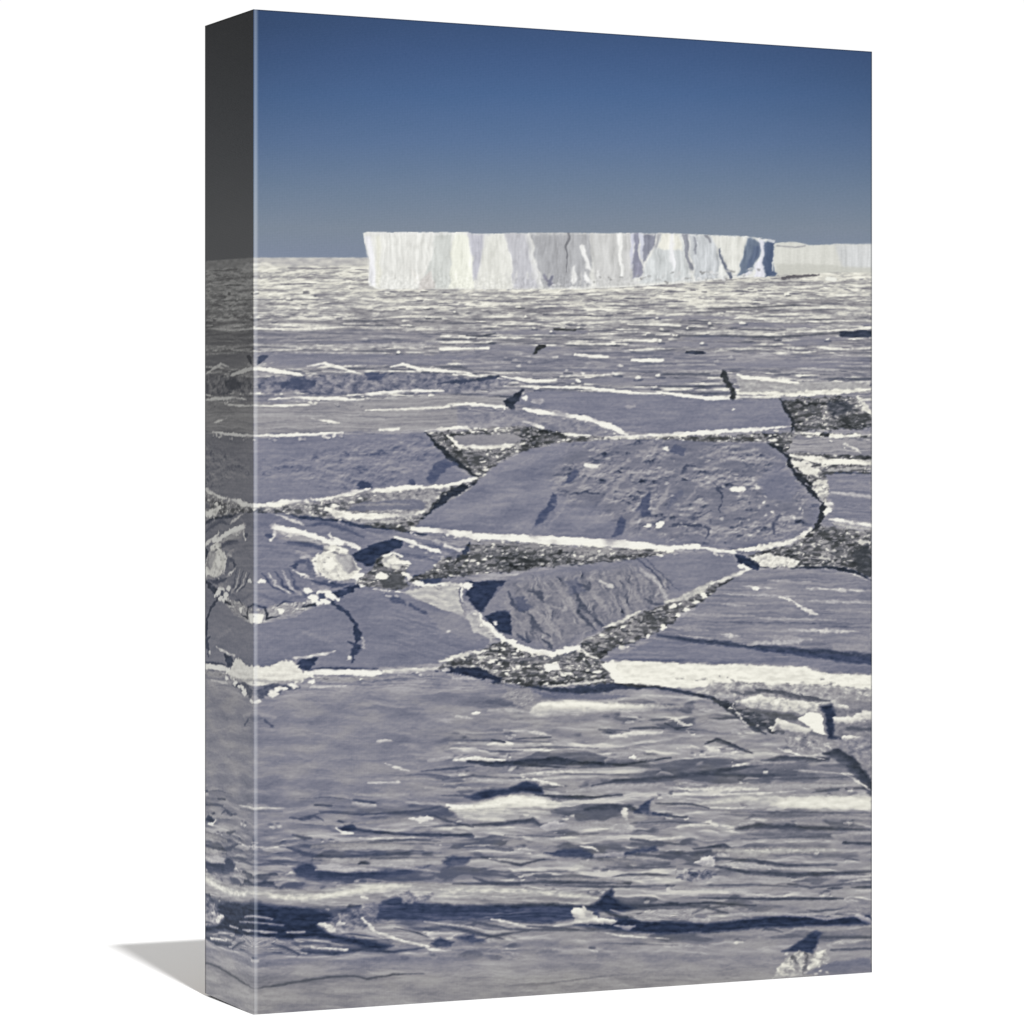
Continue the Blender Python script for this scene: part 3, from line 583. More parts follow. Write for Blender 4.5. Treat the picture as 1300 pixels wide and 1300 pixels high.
P([(764, 842), (790, 839), (900, 843), (1020, 846), (1050, 855), (1107, 857), (1107, 884), (1040, 876), (960, 872), (880, 874), (800, 871), (780, 868)], .86, 2.5, .7, 1, .85, .02, T=STR, amp=.015)
P([(900, 866), (1000, 868), (1107, 874), (1107, 895), (1040, 895), (960, 885), (880, 882)], .62, 3, 1.4, .9, .6, .08, T=ROU, amp=.06)
P([(764, 842), (780, 840), (788, 856), (792, 868), (780, 866), (770, 852)], .95, 1.5, 1, 1, .6); S([(1020, 849), (1060, 862), (1107, 866)], .92, 9, 4, W=.8); S([(860, 856), (930, 856), (960, 860)], .95, 8, 5, W=.9, a=.7)

crumbs()
# ---- sastrugi of the foreground: named drifts and shadows
N_ = .11
S([(660, 868, 3), (700, 876, 5), (740, 877, 10), (780, 871, 9), (830, 872, 4), (870, 879, 4), (905, 886, 5)], .15, soft=2, rough=.8)
P([(672, 876), (700, 880), (760, 880), (800, 884), (760, 889), (700, 888)], .36, 3, 1, .8)
P([(668, 900), (690, 890), (730, 889), (800, 893), (870, 897), (800, 904), (720, 908), (690, 910), (672, 908)], .84, 5, .8, .95, .7, .02)
S([(620, 902), (650, 902), (672, 904)], .74, 7, 4, a=.8, W=.5); P([(640, 872), (672, 876), (680, 892), (670, 905), (650, 892), (640, 884)], .58, 4, 1.4, .8, .5, .06, T=ROUs, amp=.08)
B(603, 905, 6, 2.5, .95); S([(580, 909), (600, 912)], .8, 3); S([(785, 902), (900, 896), (960, 900)], .62, 8, 5, a=.6)
S([(580, 915), (640, 918)], .56, 12, 8, a=.6, W=.5)
S([(620, 945), (640, 943), (650, 945)], .88, 6, 2); S([(625, 939), (640, 942)], .2, 2.5); S([(640, 927), (680, 930), (700, 934)], .76, 5, 2.5); S([(655, 938), (700, 936)], .3, 2)
S([(800, 925), (830, 924), (845, 925)], .22, 4); S([(775, 936), (800, 932), (840, 930)], .84, 7, 3); S([(760, 926), (800, 928)], .35, 2)
S([(575, 965, 2), (600, 963, 6), (640, 966, 4)], .9); S([(595, 967, 4), (625, 971, 7), (660, 968, 5), (700, 966, 9), (740, 969, 5), (790, 971, 3), (850, 962, 2)], N_, rough=1)
S([(660, 983), (700, 981), (750, 980)], .8, 5, 2); S([(660, 986), (690, 992), (715, 998)], .88, 4, 1.5, 1.6)
P([(592, 1012), (612, 1003), (645, 1001), (668, 991), (684, 996), (690, 1008), (660, 1006), (630, 1010), (606, 1016)], N_, 2, .8, 1)
S([(680, 1009), (715, 1012), (745, 1013), (790, 1009)], .14, 5); S([(720, 1005), (780, 1000), (840, 996)], .66, 10, 4, W=.4); S([(750, 998), (790, 990), (840, 989)], .2, 3)
P([(566, 1024), (590, 1026), (620, 1016), (650, 1009), (690, 1014), (715, 1020), (700, 1034), (670, 1040), (630, 1044), (590, 1042)], .78, 4, .9, 1, .8, .02, T=STR, amp=.03)
S([(568, 1022), (585, 1025), (600, 1023)], .97, 6); S([(650, 1014), (690, 1017)], .95, 6, 4, W=.9, a=.8)
S([(600, 1048), (640, 1046), (675, 1041), (690, 1050)], .2, 6, 2); P([(685, 1048), (705, 1042), (720, 1047), (705, 1056), (690, 1054)], .74, 2, 1, .9)
S([(740, 1028), (770, 1024), (800, 1026), (812, 1032)], .18, 8, 2); P([(805, 1032), (816, 1018), (828, 1013), (822, 1026), (835, 1032), (850, 1036), (825, 1036)], .16, 1.5, .9, 1)
S([(838, 1033), (850, 1036), (870, 1038)], .2, 4); B(794, 1035, 4, 9, .85); B(790, 1052, 16, 7, .68, soft=3)
S([(770, 965), (800, 960), (830, 962)], .66, 16, 5, 1.8, .8); B(805, 961, 6, 3, .92)
S([(860, 915), (875, 922)], .8, 6, rough=1.8); S([(845, 918), (860, 925), (878, 922)], .15, 3, rough=1.4)
S([(896, 944), (908, 939), (930, 947), (955, 956)], .17, 5); S([(898, 948), (910, 955), (890, 958)], .84, 8, 3); S([(900, 957), (940, 962)], .66, 6, 4)
S([(780, 991, 3), (850, 987, 4), (900, 981, 6), (940, 975, 6), (990, 963, 7), (1050, 964, 6)], .19, soft=2); S([(930, 973), (960, 968), (990, 969)], .84, 6, 2); S([(860, 982), (960, 985), (1010, 984)], .2, 5, 2)
S([(940, 965), (1000, 976), (1080, 980)], .42, 12, 6, a=.6); S([(890, 1000), (960, 1000), (1107, 996)], .66, 10, 6, W=.6)
P([(940, 1008), (1000, 1010), (1107, 1010), (1107, 1028), (1040, 1030), (960, 1026), (880, 1022)], .74, 8, .6, .95, .8, .01)
S([(870, 1002), (920, 1003), (960, 1002)], .84, 6, 4, W=.7); S([(830, 1020), (880, 1021), (900, 1026)], .24, 3)
S([(935, 1053), (960, 1049), (1010, 1051), (1107, 1054)], .17, 8, 3); S([(860, 1050), (900, 1046), (910, 1048)], .82, 8, 3, W=.6); S([(950, 1060), (1040, 1062), (1080, 1060)], .33, 12, 6, a=.7)
S([(575, 1060), (600, 1062), (560, 1060)], .24, 5); S([(620, 1076), (650, 1080)], .35, 4)
# between the crack and rubble on the right
RB = [(900, 886), (960, 886), (1040, 893), (1107, 893), (1107, 1000), (1080, 968), (1050, 958), (1010, 950), (985, 930), (960, 925), (930, 905)]
P(RB, .5, 1.5, 1, 1, .5, .05, T=ROU, amp=.05)
brash([(905, 888), (940, 895), (985, 918), (1000, 935), (975, 930), (950, 918), (925, 903)], .45, W=.6)
P([(932, 890), (960, 882), (1000, 888), (1040, 893), (1042, 902), (1010, 906), (990, 903), (950, 898)], .82, 2, 1.1, 1, .75, .06, T=ROU, amp=.05)
P([(948, 900), (1005, 906), (1022, 912), (1000, 916), (975, 912)], .27, 2, 1, .9, .8)
P([(1014, 912), (1028, 903), (1044, 907), (1048, 934), (1032, 928)], .92, 1.2, .5, 1, .7, .03); P([(978, 928), (986, 911), (998, 915), (1030, 926), (1024, 932), (1000, 928)], .82, 1.5, .6, 1, .7, .04)
S([(1030, 931), (1047, 935)], .4, 4); P([(1040, 897), (1056, 894), (1060, 908), (1058, 934), (1068, 938), (1050, 938), (1049, 910)], .11, 1.5, .7, 1, .1)
S([(960, 876), (985, 880), (1020, 886), (1050, 890)], .24, 7, 2, 1.8, .9); S([(930, 878), (945, 882), (975, 876)], .28, 5, 2, 1.8, .8)
S([(1060, 914, 8), (1080, 914, 9), (1107, 908, 12)], .88, soft=2, rough=1, W=.6); S([(1070, 892), (1107, 896)], .5, 10, 4); S([(1060, 895), (1075, 898)], .8, 5)
S([(1075, 925), (1107, 927)], .28, 5, 2, 1.5); S([(1072, 937), (1090, 938)], .88, 6); P([(1060, 940), (1107, 935), (1107, 978), (1080, 960)], .52, 2, 1.4, .9, .3, .05, T=ROU, amp=.06)
P([(990, 935), (1010, 932), (1050, 942), (1060, 955), (1040, 962), (1020, 958), (1005, 950)], .6, 2, 1.5, .9, .5, .08, T=ROU, amp=.11)
S([(925, 902), (945, 915), (962, 928), (972, 932)], .14, 6, rough=1.3); S([(905, 887), (925, 897)], .13, 5, rough=1.2); S([(930, 893), (938, 908), (950, 922)], .75, 4, rough=1.8)
S([(1045, 957, 3), (1062, 958, 14), (1078, 968, 15), (1094, 984, 14), (1108, 1003, 18)], .11, soft=2, rough=.8); S([(1070, 982), (1090, 992), (1103, 1002)], .82, 4)
S([(985, 950), (1010, 957), (1045, 964)], .8, 3, rough=1.4)
# lower left of the foreground
S([(430, 1042, 2), (445, 1050, 6), (455, 1054, 4), (500, 1059, 3), (560, 1061, 5), (600, 1059, 2)], .14, soft=1.5); P([(430, 1052), (448, 1044), (454, 1054), (440, 1056)], .15, 1.2, .6, 1); S([(428, 1051), (436, 1057), (448, 1058)], .93, 5)
S([(365, 1038), (385, 1040), (400, 1036), (412, 1042)], .22, 4, rough=1.4); S([(405, 1030), (460, 1034), (520, 1031), (560, 1024)], .25, 3, 1.5); S([(400, 1022), (420, 1023)], .25, 2.5)
S([(450, 1016), (475, 1019)], .24, 3); S([(448, 1020), (475, 1023)], .72, 4); S([(468, 994), (505, 993)], .74, 3); S([(490, 969), (505, 975), (522, 979)], .76, 3); S([(480, 941), (494, 940)], .76, 4)
S([(465, 1045), (500, 1043), (580, 1040)], .6, 12, 6, a=.7, W=.6); S([(545, 966), (570, 962)], .66, 5, 2); S([(535, 979), (580, 975), (600, 973)], .25, 3)
P([(520, 1040), (540, 1035), (552, 1042), (530, 1044)], .85, 1.5, .8, 1); S([(540, 1033), (560, 1040), (600, 1050)], .22, 4)
S([(372, 1060), (385, 1064), (395, 1064)], .25, 6, 2); S([(365, 1076), (385, 1084), (420, 1087)], .2, 6, 2); S([(395, 1075), (450, 1072), (520, 1074)], .62, 10, 5, W=.7, a=.8)
S([(420, 1088), (460, 1086), (520, 1082)], .24, 3)
P([(368, 1103), (385, 1097), (396, 1096), (404, 1104), (440, 1108), (520, 1104), (545, 1100), (520, 1110), (460, 1117), (400, 1118), (375, 1112)], .15, 2, 1, 1)
S([(400, 1104), (440, 1105), (465, 1102)], .7, 6, 2); B(462, 1096, 8, 3, .2); S([(470, 1098), (500, 1100), (560, 1107)], .65, 4, 2); S([(322, 1124), (345, 1122), (352, 1128)], .16, 9, 2, 1.2); S([(325, 1112), (350, 1110)], .25, 4)
P([(560, 1094), (575, 1086), (598, 1088), (590, 1098), (570, 1102)], .17, 2, 1.2, .9)
P([(318, 1126), (350, 1128), (400, 1130), (450, 1122), (520, 1120), (620, 1124), (740, 1132), (770, 1140), (760, 1150), (650, 1150), (560, 1150), (530, 1136), (470, 1146), (420, 1154), (360, 1150), (318, 1144)], .66, 4, .6, 1, .7, .01, T=STR, amp=.03)
S([(318, 1134), (360, 1140), (400, 1140), (440, 1134), (480, 1127), (520, 1124)], .85, 7, 6, .5, W=.9); S([(560, 1130), (600, 1130), (680, 1134), (760, 1140)], .80, 6, 6, .5, W=.8, a=.8)
P([(318, 1147), (350, 1150), (390, 1153), (418, 1160), (424, 1168), (402, 1174), (420, 1186), (460, 1192), (500, 1200), (480, 1206), (440, 1198), (400, 1190), (360, 1194), (318, 1188)], N_, 2.5, .8, 1, 0, .02)
for a_ in (((318, 1163), (330, 1164), (345, 1167)), ((320, 1171), (340, 1173), (360, 1175)), ((318, 1181), (335, 1183), (352, 1184)), ((365, 1184), (388, 1183)), ((375, 1192), (410, 1195), (432, 1200)), ((330, 1190), (350, 1194), (380, 1203))):
    S(list(a_), .70, 3, 2, .6, .9)
P([(318, 1192), (350, 1192), (384, 1204), (382, 1214), (350, 1208), (318, 1204)], .56, 2, 1.2, .9, .2, .05, T=SA2, amp=.12); S([(345, 1198), (365, 1204), (380, 1212)], .2, 5, 2)
S([(385, 1208), (420, 1211), (460, 1206), (500, 1209), (540, 1203)], .17, 4, 2); S([(395, 1203), (440, 1206)], .8, 4, 2)
P([(415, 1168), (440, 1155), (470, 1146), (500, 1148), (530, 1140), (560, 1132), (500, 1165), (470, 1180), (430, 1182)], .46, 2, 1.6, .9, .1, .05, T=ROU, amp=.11)
for x, y in ((415, 1176), (408, 1173), (420, 1180), (432, 1172), (462, 1140)): B(x, y, 6, 3, .8)
S([(432, 1158), (445, 1152), (458, 1150)], .18, 5, 2, 1.5)
P([(480, 1148), (500, 1138), (520, 1134), (532, 1145), (560, 1149), (740, 1150), (760, 1155), (760, 1163), (700, 1172), (600, 1168), (540, 1172), (480, 1166)], .24, 2.5, .8, 1, 0, .02, T=STR, amp=.03)
S([(495, 1148), (540, 1152), (600, 1153), (700, 1150), (750, 1152)], .12, 7, 3); P([(505, 1135), (520, 1130), (532, 1140), (525, 1147), (510, 1145)], .55, 1.5, 1.6, 1, .2, .05, T=ROU, amp=.10)
P([(470, 1172), (500, 1174), (540, 1185), (556, 1197), (545, 1203), (500, 1198), (478, 1188)], .55, 2, .8, 1, .4, .03, T=STR, amp=.07)
S([(462, 1166, 3), (476, 1182, 4), (500, 1192, 4), (545, 1202, 3)], .86); S([(500, 1178), (530, 1184), (545, 1190)], .3, 2)
for a_ in (((540, 1170), (600, 1178), (640, 1186), .7, 4), ((560, 1176), (600, 1184), (640, 1192), .2, 6), ((622, 1167), (640, 1170), (656, 1173), .9, 4), ((590, 1168), (620, 1174), (650, 1180), .3, 5), ((600, 1196), (640, 1186), (670, 1182), .25, 4)):
    S([a_[0], a_[1], a_[2]], a_[3], a_[4], 2)
P([(575, 1190), (600, 1186), (612, 1192), (620, 1197), (598, 1198)], .2, 2, 1); P([(548, 1198), (560, 1190), (576, 1196), (572, 1202), (556, 1203)], .15, 1.5, 1); S([(545, 1205), (570, 1206)], .8, 3)
S([(668, 1176), (700, 1178), (735, 1180)], .3, 4, 2); S([(560, 1205), (620, 1208), (700, 1206)], .38, 4, 4, a=.7)
for a_ in (((380, 1038), (420, 1030), (470, 1031), .30, 2.2), ((400, 1046), (440, 1046), (470, 1044), .64, 3), ((470, 1070), (520, 1066), (560, 1068), .30, 2.2), ((410, 1078), (480, 1076), (540, 1079), .66, 4),
        ((560, 990), (600, 985), (650, 988), .28, 2.4), ((565, 996), (610, 992), (650, 995), .68, 4), ((690, 975), (740, 978), (800, 976), .64, 4), ((540, 1000), (580, 1003), (620, 1000), .66, 3.5), ((560, 1010), (590, 1010), (610, 1012), .3, 3),
        ((450, 1008), (480, 1010), (520, 1008), .66, 3), ((380, 1014), (420, 1012), (450, 1016), .32, 2), ((500, 985), (540, 983), (570, 986), .33, 2.2), ((500, 990), (535, 988), (560, 991), .64, 3),
        ((640, 1060), (700, 1062), (760, 1058), .32, 2.4), ((640, 1066), (700, 1068), (770, 1064), .62, 5), ((800, 1045), (850, 1043), (900, 1046), .30, 2.4), ((770, 1100), (820, 1102), (860, 1100), .30, 2.6), ((600, 1105), (660, 1108), (720, 1106), .30, 2.6), ((440, 1100), (500, 1098), (560, 1096), .68, 4),
        ((400, 1090), (430, 1092), (470, 1090), .68, 4), ((690, 1124), (760, 1126), (850, 1124), .26, 3), ((680, 1116), (760, 1117), (830, 1115), .62, 6), ((860, 1128), (920, 1130), (990, 1126), .64, 6), ((900, 1124), (960, 1123), (1010, 1126), .28, 2.6),
        ((700, 955), (760, 952), (820, 954), .60, 5), ((650, 950), (700, 948), (760, 950), .33, 2.2), ((700, 920), (760, 918), (800, 922), .58, 5), ((860, 950), (880, 948), (900, 952), .76, 4), ((950, 990), (1020, 988), (1090, 986), .30, 3), ((1000, 1040), (1060, 1038), (1107, 1040), .60, 8), ((920, 1034), (980, 1036), (1040, 1035), .40, 4),
        ((330, 1105), (345, 1102), (360, 1106), .66, 3), ((340, 1118), (360, 1116), (380, 1119), .70, 3), ((322, 1098), (350, 1096), (365, 1099), .30, 3)):
    S([a_[0], a_[1], a_[2]], a_[3], a_[4], 1.6 if a_[3] < .5 else 2.5, .7, .85, W=None if a_[3] < .5 else .5)
P([(1000, 1014), (1060, 1012), (1107, 1014), (1107, 1026), (1040, 1027), (980, 1022)], .86, 7, .4, .9, .9, .01)
S([(600, 1025), (650, 1019), (695, 1022)], .93, 9, 5, .5, .9, W=.9); S([(690, 895), (730, 895), (790, 897)], .95, 8, 4, .5, .9, W=.9)
# fin-shaped shadow and bright lump
S([(740, 1152), (760, 1150), (800, 1150), (900, 1150)], .2, 5, 2); P([(748, 1153), (760, 1143), (768, 1134), (778, 1127), (778, 1138), (788, 1147), (806, 1153), (786, 1160), (768, 1158)], N_, 2.2, .4, 1)
P([(780, 1165), (820, 1168), (900, 1172), (1000, 1160), (1060, 1165), (1107, 1160), (1107, 1174), (1040, 1176), (960, 1178), (900, 1184), (840, 1186), (790, 1182), (730, 1174), (760, 1168)], N_, 2, .8, 1, 0, .015)
P([(724, 1158), (729, 1152), (742, 1152), (752, 1160), (760, 1166), (784, 1168), (778, 1173), (745, 1174), (728, 1170)], .92, 1.5, .8, 1, .7, .05); P([(740, 1153), (752, 1158), (756, 1164), (745, 1168)], .62, 3, .6, .8, .8)
S([(768, 1158), (790, 1166), (815, 1160)], .13, 7, 2); S([(775, 1155), (800, 1162), (815, 1163)], .62, 5, 2); P([(808, 1165), (820, 1155), (860, 1156), (930, 1152), (870, 1167), (815, 1172)], .64, 2, 1, 1, .5, .05, T=SA2, amp=.06)
S([(778, 1175), (795, 1178), (806, 1176)], .66, 7, 2); S([(762, 1183), (790, 1188), (850, 1192)], .8, 3, 2); S([(850, 1195), (900, 1192), (960, 1190)], .4, 10, 6, a=.7)
S([(820, 1150), (900, 1146), (960, 1150)], .17, 3); S([(880, 1160), (895, 1152), (925, 1160)], .25, 5, 2, 1.6); B(890, 1168, 14, 4, .66)
S([(900, 1163), (960, 1160), (1020, 1162), (1060, 1160)], .66, 5, 2); S([(1025, 1163), (1050, 1167), (1090, 1162)], .62, 4, 2); S([(1090, 1163), (1107, 1172)], .7, 6, 3)
P([(992, 1208), (1004, 1203), (1016, 1195), (1028, 1185), (1037, 1180), (1044, 1184), (1040, 1196), (1034, 1208), (1026, 1212), (1010, 1208)], .15, 1.6, .15, 1); S([(1016, 1212), (1024, 1214), (1036, 1210)], .2, 5, 2); S([(1030, 1206), (1028, 1216)], .22, 4, 2); S([(1020, 1178), (1060, 1182), (1107, 1186)], .54, 12, 6, a=.7)
P([(978, 1244), (988, 1228), (1000, 1215), (1014, 1206), (1030, 1212), (1048, 1203), (1054, 1216), (1040, 1232), (1010, 1241)], .74, 2, 1, 1, .9, .05, T=ROU, amp=.08); S([(1006, 1215), (1010, 1222)], .35, 6, 2)
S([(1024, 1210), (1020, 1235)], .33, 4, 2.5); P([(1022, 1236), (1050, 1222), (1107, 1215), (1107, 1236), (1040, 1240)], .38, 4, .8, .8)
S([(1050, 1200), (1075, 1195), (1107, 1193)], .74, 7, 3, W=.6); S([(1055, 1206), (1107, 1204)], .34, 3, 2); S([(1040, 1190), (1107, 1190)], .28, 3, 2)
# right side between 1040 and 1160
S([(880, 1078, 2), (920, 1073, 5), (930, 1078, 3)], .17); S([(830, 1082), (880, 1084), (905, 1080)], .22, 6, 2, 1.4); S([(905, 1080), (960, 1082), (1000, 1080), (1060, 1080)], .76, 9, 5, W=.9)
P([(882, 1095), (890, 1088), (905, 1087), (907, 1098), (890, 1100)], .82, 2, 1); S([(905, 1090), (950, 1092), (1000, 1099), (1060, 1098)], .22, 5, 2); S([(910, 1100), (950, 1108), (1000, 1111), (1040, 1110), (1107, 1106)], .18, 6, 2)
S([(920, 1096), (960, 1101), (1040, 1105)], .66, 5, 2); P([(858, 1115), (878, 1106), (900, 1103), (912, 1110), (900, 1118), (875, 1118)], .4, 1.5, 1.6, 1, .2, .05, T=ROU, amp=.12); S([(885, 1140), (960, 1141), (1060, 1141), (1070, 1141)], .2, 3); S([(820, 1150), (860, 1147)], .17, 3)
S([(880, 1120), (960, 1114), (1000, 1118)], .62, 8, 4, a=.8); S([(1000, 1122), (1030, 1127), (1080, 1122)], .25, 3, 2); S([(960, 1146), (1040, 1148), (1107, 1150)], .58, 7, 3, a=.8); S([(1070, 1070), (1107, 1071)], .2, 3); S([(1060, 1062), (1107, 1058)], .64, 7, 3)
P([(690, 1083), (712, 1080), (735, 1076), (752, 1084), (790, 1082), (830, 1075), (838, 1080), (780, 1088), (740, 1090), (700, 1086)], .18, 1.5, 1, 1); S([(735, 1074), (752, 1076), (760, 1081)], .8, 3); S([(755, 1086), (790, 1084)], .66, 5, 2)
S([(610, 1088), (640, 1094), (660, 1098), (690, 1091)], .22, 4, 1.5); S([(620, 1090), (645, 1092), (660, 1095)], .75, 4, 2); S([(650, 1082), (672, 1084)], .72, 3); S([(575, 1122), (640, 1122), (690, 1120), (800, 1122)], .2, 4, 2); S([(600, 1114), (620, 1120), (660, 1124)], .25, 5, 2)
S([(700, 1100), (780, 1096), (850, 1094)], .6, 12, 6, a=.6); S([(700, 1050), (780, 1046)], .6, 6, 3)
S([(800, 1065), (830, 1070), (870, 1072)], .3, 5, 2)
for i in range(26): B(rng.uniform(984, 1050), rng.uniform(1206, 1238), rng.uniform(1, 3), rng.uniform(.8, 2), rng.choice([.45, .6, .85, .95]), a=.7)
# bottom edge lines
S([(318, 1256), (350, 1251), (380, 1246), (420, 1240), (450, 1239), (465, 1243), (500, 1237), (540, 1236)], .27, 2.6, 1.5); S([(318, 1262), (400, 1258), (500, 1258)], .62, 6, 5, W=.8, a=.6)
S([(322, 1272), (420, 1272), (560, 1268)], .58, 10, 6, W=.8, a=.6); S([(640, 1252), (700, 1248), (760, 1240), (850, 1232)], .38, 2, 2, a=.7); S([(730, 1238), (850, 1236), (980, 1240)], .56, 12, 6, W=.7, a=.6)
S([(318, 1225), (420, 1222), (600, 1215), (800, 1214), (1000, 1218)], .44, 10, 8, a=.6)
S([(560, 1198), (700, 1202), (900, 1200)], .42, 12, 8, a=.5)

# ---- horizon, bergs, sky
HZ = 327.0
P([(310, 327), (470, 327), (470, 337), (310, 338)], .70, 1.2, 0, .9, .6, .015); S([(318, 337), (335, 334), (352, 339)], .85, 4, 2)
S([(365, 340), (400, 341), (445, 340)], .42, 2, 1, a=.8, W=.7)
L = np.clip(L, 0, 1); Wn = np.clip(Wn, 0, 1)

def ramp(L, stops):
    ks = [s[0] for s in stops]
    return np.stack([np.interp(L, ks, [s[1][c] for s in stops]) for c in range(3)], -1)
BLUE = [(0, (20, 30, 50)), (.12, (44, 56, 82)), (.25, (70, 79, 107)), (.38, (102, 106, 127)), (.48, (129, 130, 146)), (.58, (157, 155, 163)), (.7, (180, 178, 183)), (.85, (218, 215, 211)), (1, (246, 245, 237))]
NEUT = [(0, (32, 35, 35)), (.12, (56, 58, 57)), (.25, (79, 80, 79)), (.38, (100, 101, 104)), (.48, (126, 124, 128)), (.58, (150, 148, 149)), (.7, (175, 174, 172)), (.85, (216, 214, 203)), (1, (248, 246, 234))]
_mid = smooth(480, 520, _yy) * smooth(.30, .40, L) * (1 - smooth(.56, .66, L))
L += _mid * (np.clip(LSL, -1.5, 2) * .014 + .016 * MOT * .8 + .028 * fbm(_xx / 4.5, _yy / 2.6, 2, 950) + .030 * np.clip(fbm(_xx / 26, _yy / 4, 3, 951), -.2, 1))
# the printed ink has bled a little: wander every edge, then soften
_dx = fbm(_xx / 9, _yy / 5, 3, 600) * 3.2 + fbm(_xx / 40, _yy / 18, 2, 601) * 4; _dy = fbm(_xx / 11, _yy / 4, 3, 602) * 1.9 * np.clip((_yy - 380) / 250, .25, 1) * (1 - .55 * smooth(860, 900, _yy))
_ix = np.clip(_xx - PX0 + _dx, 0, PW - 1.01); _iy = np.clip(_yy - PY0 + _dy, 0, PH - 1.01)
def bil(A, x, y):
    i = x.astype(np.int32); j = y.astype(np.int32); fx = x - i; fy = y - j
    i1 = np.minimum(i + 1, A.shape[1] - 1); j1 = np.minimum(j + 1, A.shape[0] - 1)
    if A.ndim == 3: fx = fx[..., None]; fy = fy[..., None]
    return (A[j, i] * (1 - fx) + A[j, i1] * fx) * (1 - fy) + (A[j1, i] * (1 - fx) + A[j1, i1] * fx) * fy
L = bil(L, _ix, _iy); Wn = bil(Wn, _ix, _iy)
L = L * .75 + blur(L, 1) * .25 + (.35 - .17 * nearm) * (L - blur(L, 4)) * smooth(335, 345, _yy) + .02 * NB2 * smooth(335, 345, _yy) * (1 - .7 * nearm * quiet)
L = np.clip(L + .09 * smooth(.58, .80, L) - .02 * smooth(.42, .25, L), 0, 1)
RGB = ramp(L, BLUE) * (1 - Wn[..., None]) + ramp(L, NEUT) * Wn[..., None]

def C(pts, col, soft=1.2, rough=.3, a=1., tex=5., reg=None, T=None, amp=0.):
    sl, al = mask(pts, soft, rough)
    if reg: REG[sl] = np.where(al > .5, reg, REG[sl])
    v = np.array(col, np.float32) + (tex * NF[sl])[..., None]
    if T is not None: v = v + (amp * T[sl])[..., None]
    RGB[sl] = RGB[sl] * (1 - (al * a)[..., None]) + v * (al * a)[..., None]
def CS(pts, col, w, soft=1.2, rough=.4, a=1.):
    pts = [(p[0], p[1], p[2] if len(p) > 2 else w) for p in pts]
    sl = box(pts, 12 + w); d, ww = dist(pts, sl)
    al = (np.clip((ww / 2 - d + NE[sl] * 1.6 * rough) / soft + .5, 0, 1) * a)[..., None]
    RGB[sl] = RGB[sl] * (1 - al) + np.array(col, np.float32) * al
# sky
SK = [(0, (52, 76, 114)), (30, (56, 80, 119)), (70, (63, 89, 131)), (120, (73, 101, 143)), (180, (90, 114, 150)), (240, (109, 127, 151)), (290, (124, 136, 152)), (328, (125, 136, 156))]
sky = ramp(_yy, SK)
vg = 1 - .10 * np.abs((_xx - 700) / 400) ** 2.5 * smooth(330, 60, _yy)
sky = sky * vg[..., None] + (MOT * .3 + NF * 1.6)[..., None] * np.array([1, .6, .9])
hor = np.where(_xx < 480, HZ, 345)
m = np.clip(hor - _yy + .5 + .4 * NE, 0, 1)[..., None]
RGB = RGB * (1 - m) + sky * m
REG[(_yy < hor)] = 1
VER = fbm(_xx / 5.5, _yy / 60 + 3, 4, 200, .6); VER /= VER.std()
# far berg
C([(975, 309), (990, 308), (1010, 307), (1028, 311), (1060, 310), (1116, 310), (1116, 346), (1050, 345), (985, 349)], (216, 216, 209), 1.3, .3, reg=3, T=VER, amp=3)
C([(1060, 311), (1116, 310), (1116, 344), (1070, 342)], (208, 210, 212), 5, .3, .8, T=VER, amp=6)
C([(985, 335), (1050, 336), (1116, 340), (1116, 347), (1050, 346), (985, 350)], (196, 196, 188), 3, .6, .7)
CS([(986, 312), (1010, 314), (1022, 312)], (165, 165, 168), 1.8); CS([(994, 353, 4), (1010, 351, 4), (1040, 349, 2)], (92, 90, 96), 3, rough=1); CS([(1050, 354), (1060, 355)], (240, 240, 232), 5)
# table berg
TB = [(461, 296), (466, 294.5), (500, 295), (594, 295), (600, 297), (700, 295.5), (760, 296), (838, 296), (866, 297), (905, 298.5), (948, 300), (966, 302), (984, 305), (983, 320), (981, 346), (986, 350), (925, 354), (860, 360), (800, 364), (740, 367), (600, 367), (480, 367), (468, 363), (467, 330), (463, 310)]
C(TB, (231, 231, 226), 1.2, .25, reg=2, T=VER, amp=6, tex=3)
def K(pts, col, soft=2., a=.9, rough=.4, amp=4): C([(x, max(y, 296.5)) for x, y in pts], col, soft, rough, a, 3, None, VER, amp)
K([(463, 300), (472, 300), (476, 340), (476, 362), (470, 362), (468, 330)], (236, 236, 240))
K([(478, 300), (484, 300), (482, 362), (478, 362)], (240, 239, 226), 3, .8); K([(498, 312), (503, 312), (501, 350), (497, 350)], (241, 241, 236), 2, .8)
K([(550, 297), (574, 297), (572, 366), (530, 366), (545, 335), (549, 318)], (205, 208, 204)); K([(530, 368), (536, 352), (546, 345), (552, 366)], (208, 203, 199))
K([(521, 340), (532, 350), (544, 335), (530, 360), (527, 360)], (240, 238, 232), 2, .7)
K([(576, 297), (592, 297), (600, 330), (601, 366), (570, 366)], (240, 241, 228)); K([(594, 297), (622, 298), (612, 330), (606, 356), (600, 356), (600, 330)], (192, 192, 203), 3)
K([(616, 298), (640, 298), (648, 330), (650, 366), (604, 366), (610, 345)], (226, 226, 219), 3)
K([(641, 297), (668, 297), (676, 330), (683, 366), (652, 366), (650, 330)], (190, 190, 197), 2.5); K([(664, 298), (672, 298), (682, 340), (688, 364), (680, 364), (674, 330)], (214, 214, 214), 2, .8)
K([(673, 297), (748, 297), (752, 330), (748, 364), (690, 366), (682, 335)], (170, 171, 175), 2.5); K([(676, 300), (720, 300), (722, 358), (690, 360), (684, 330)], (163, 164, 168), 6, .7)
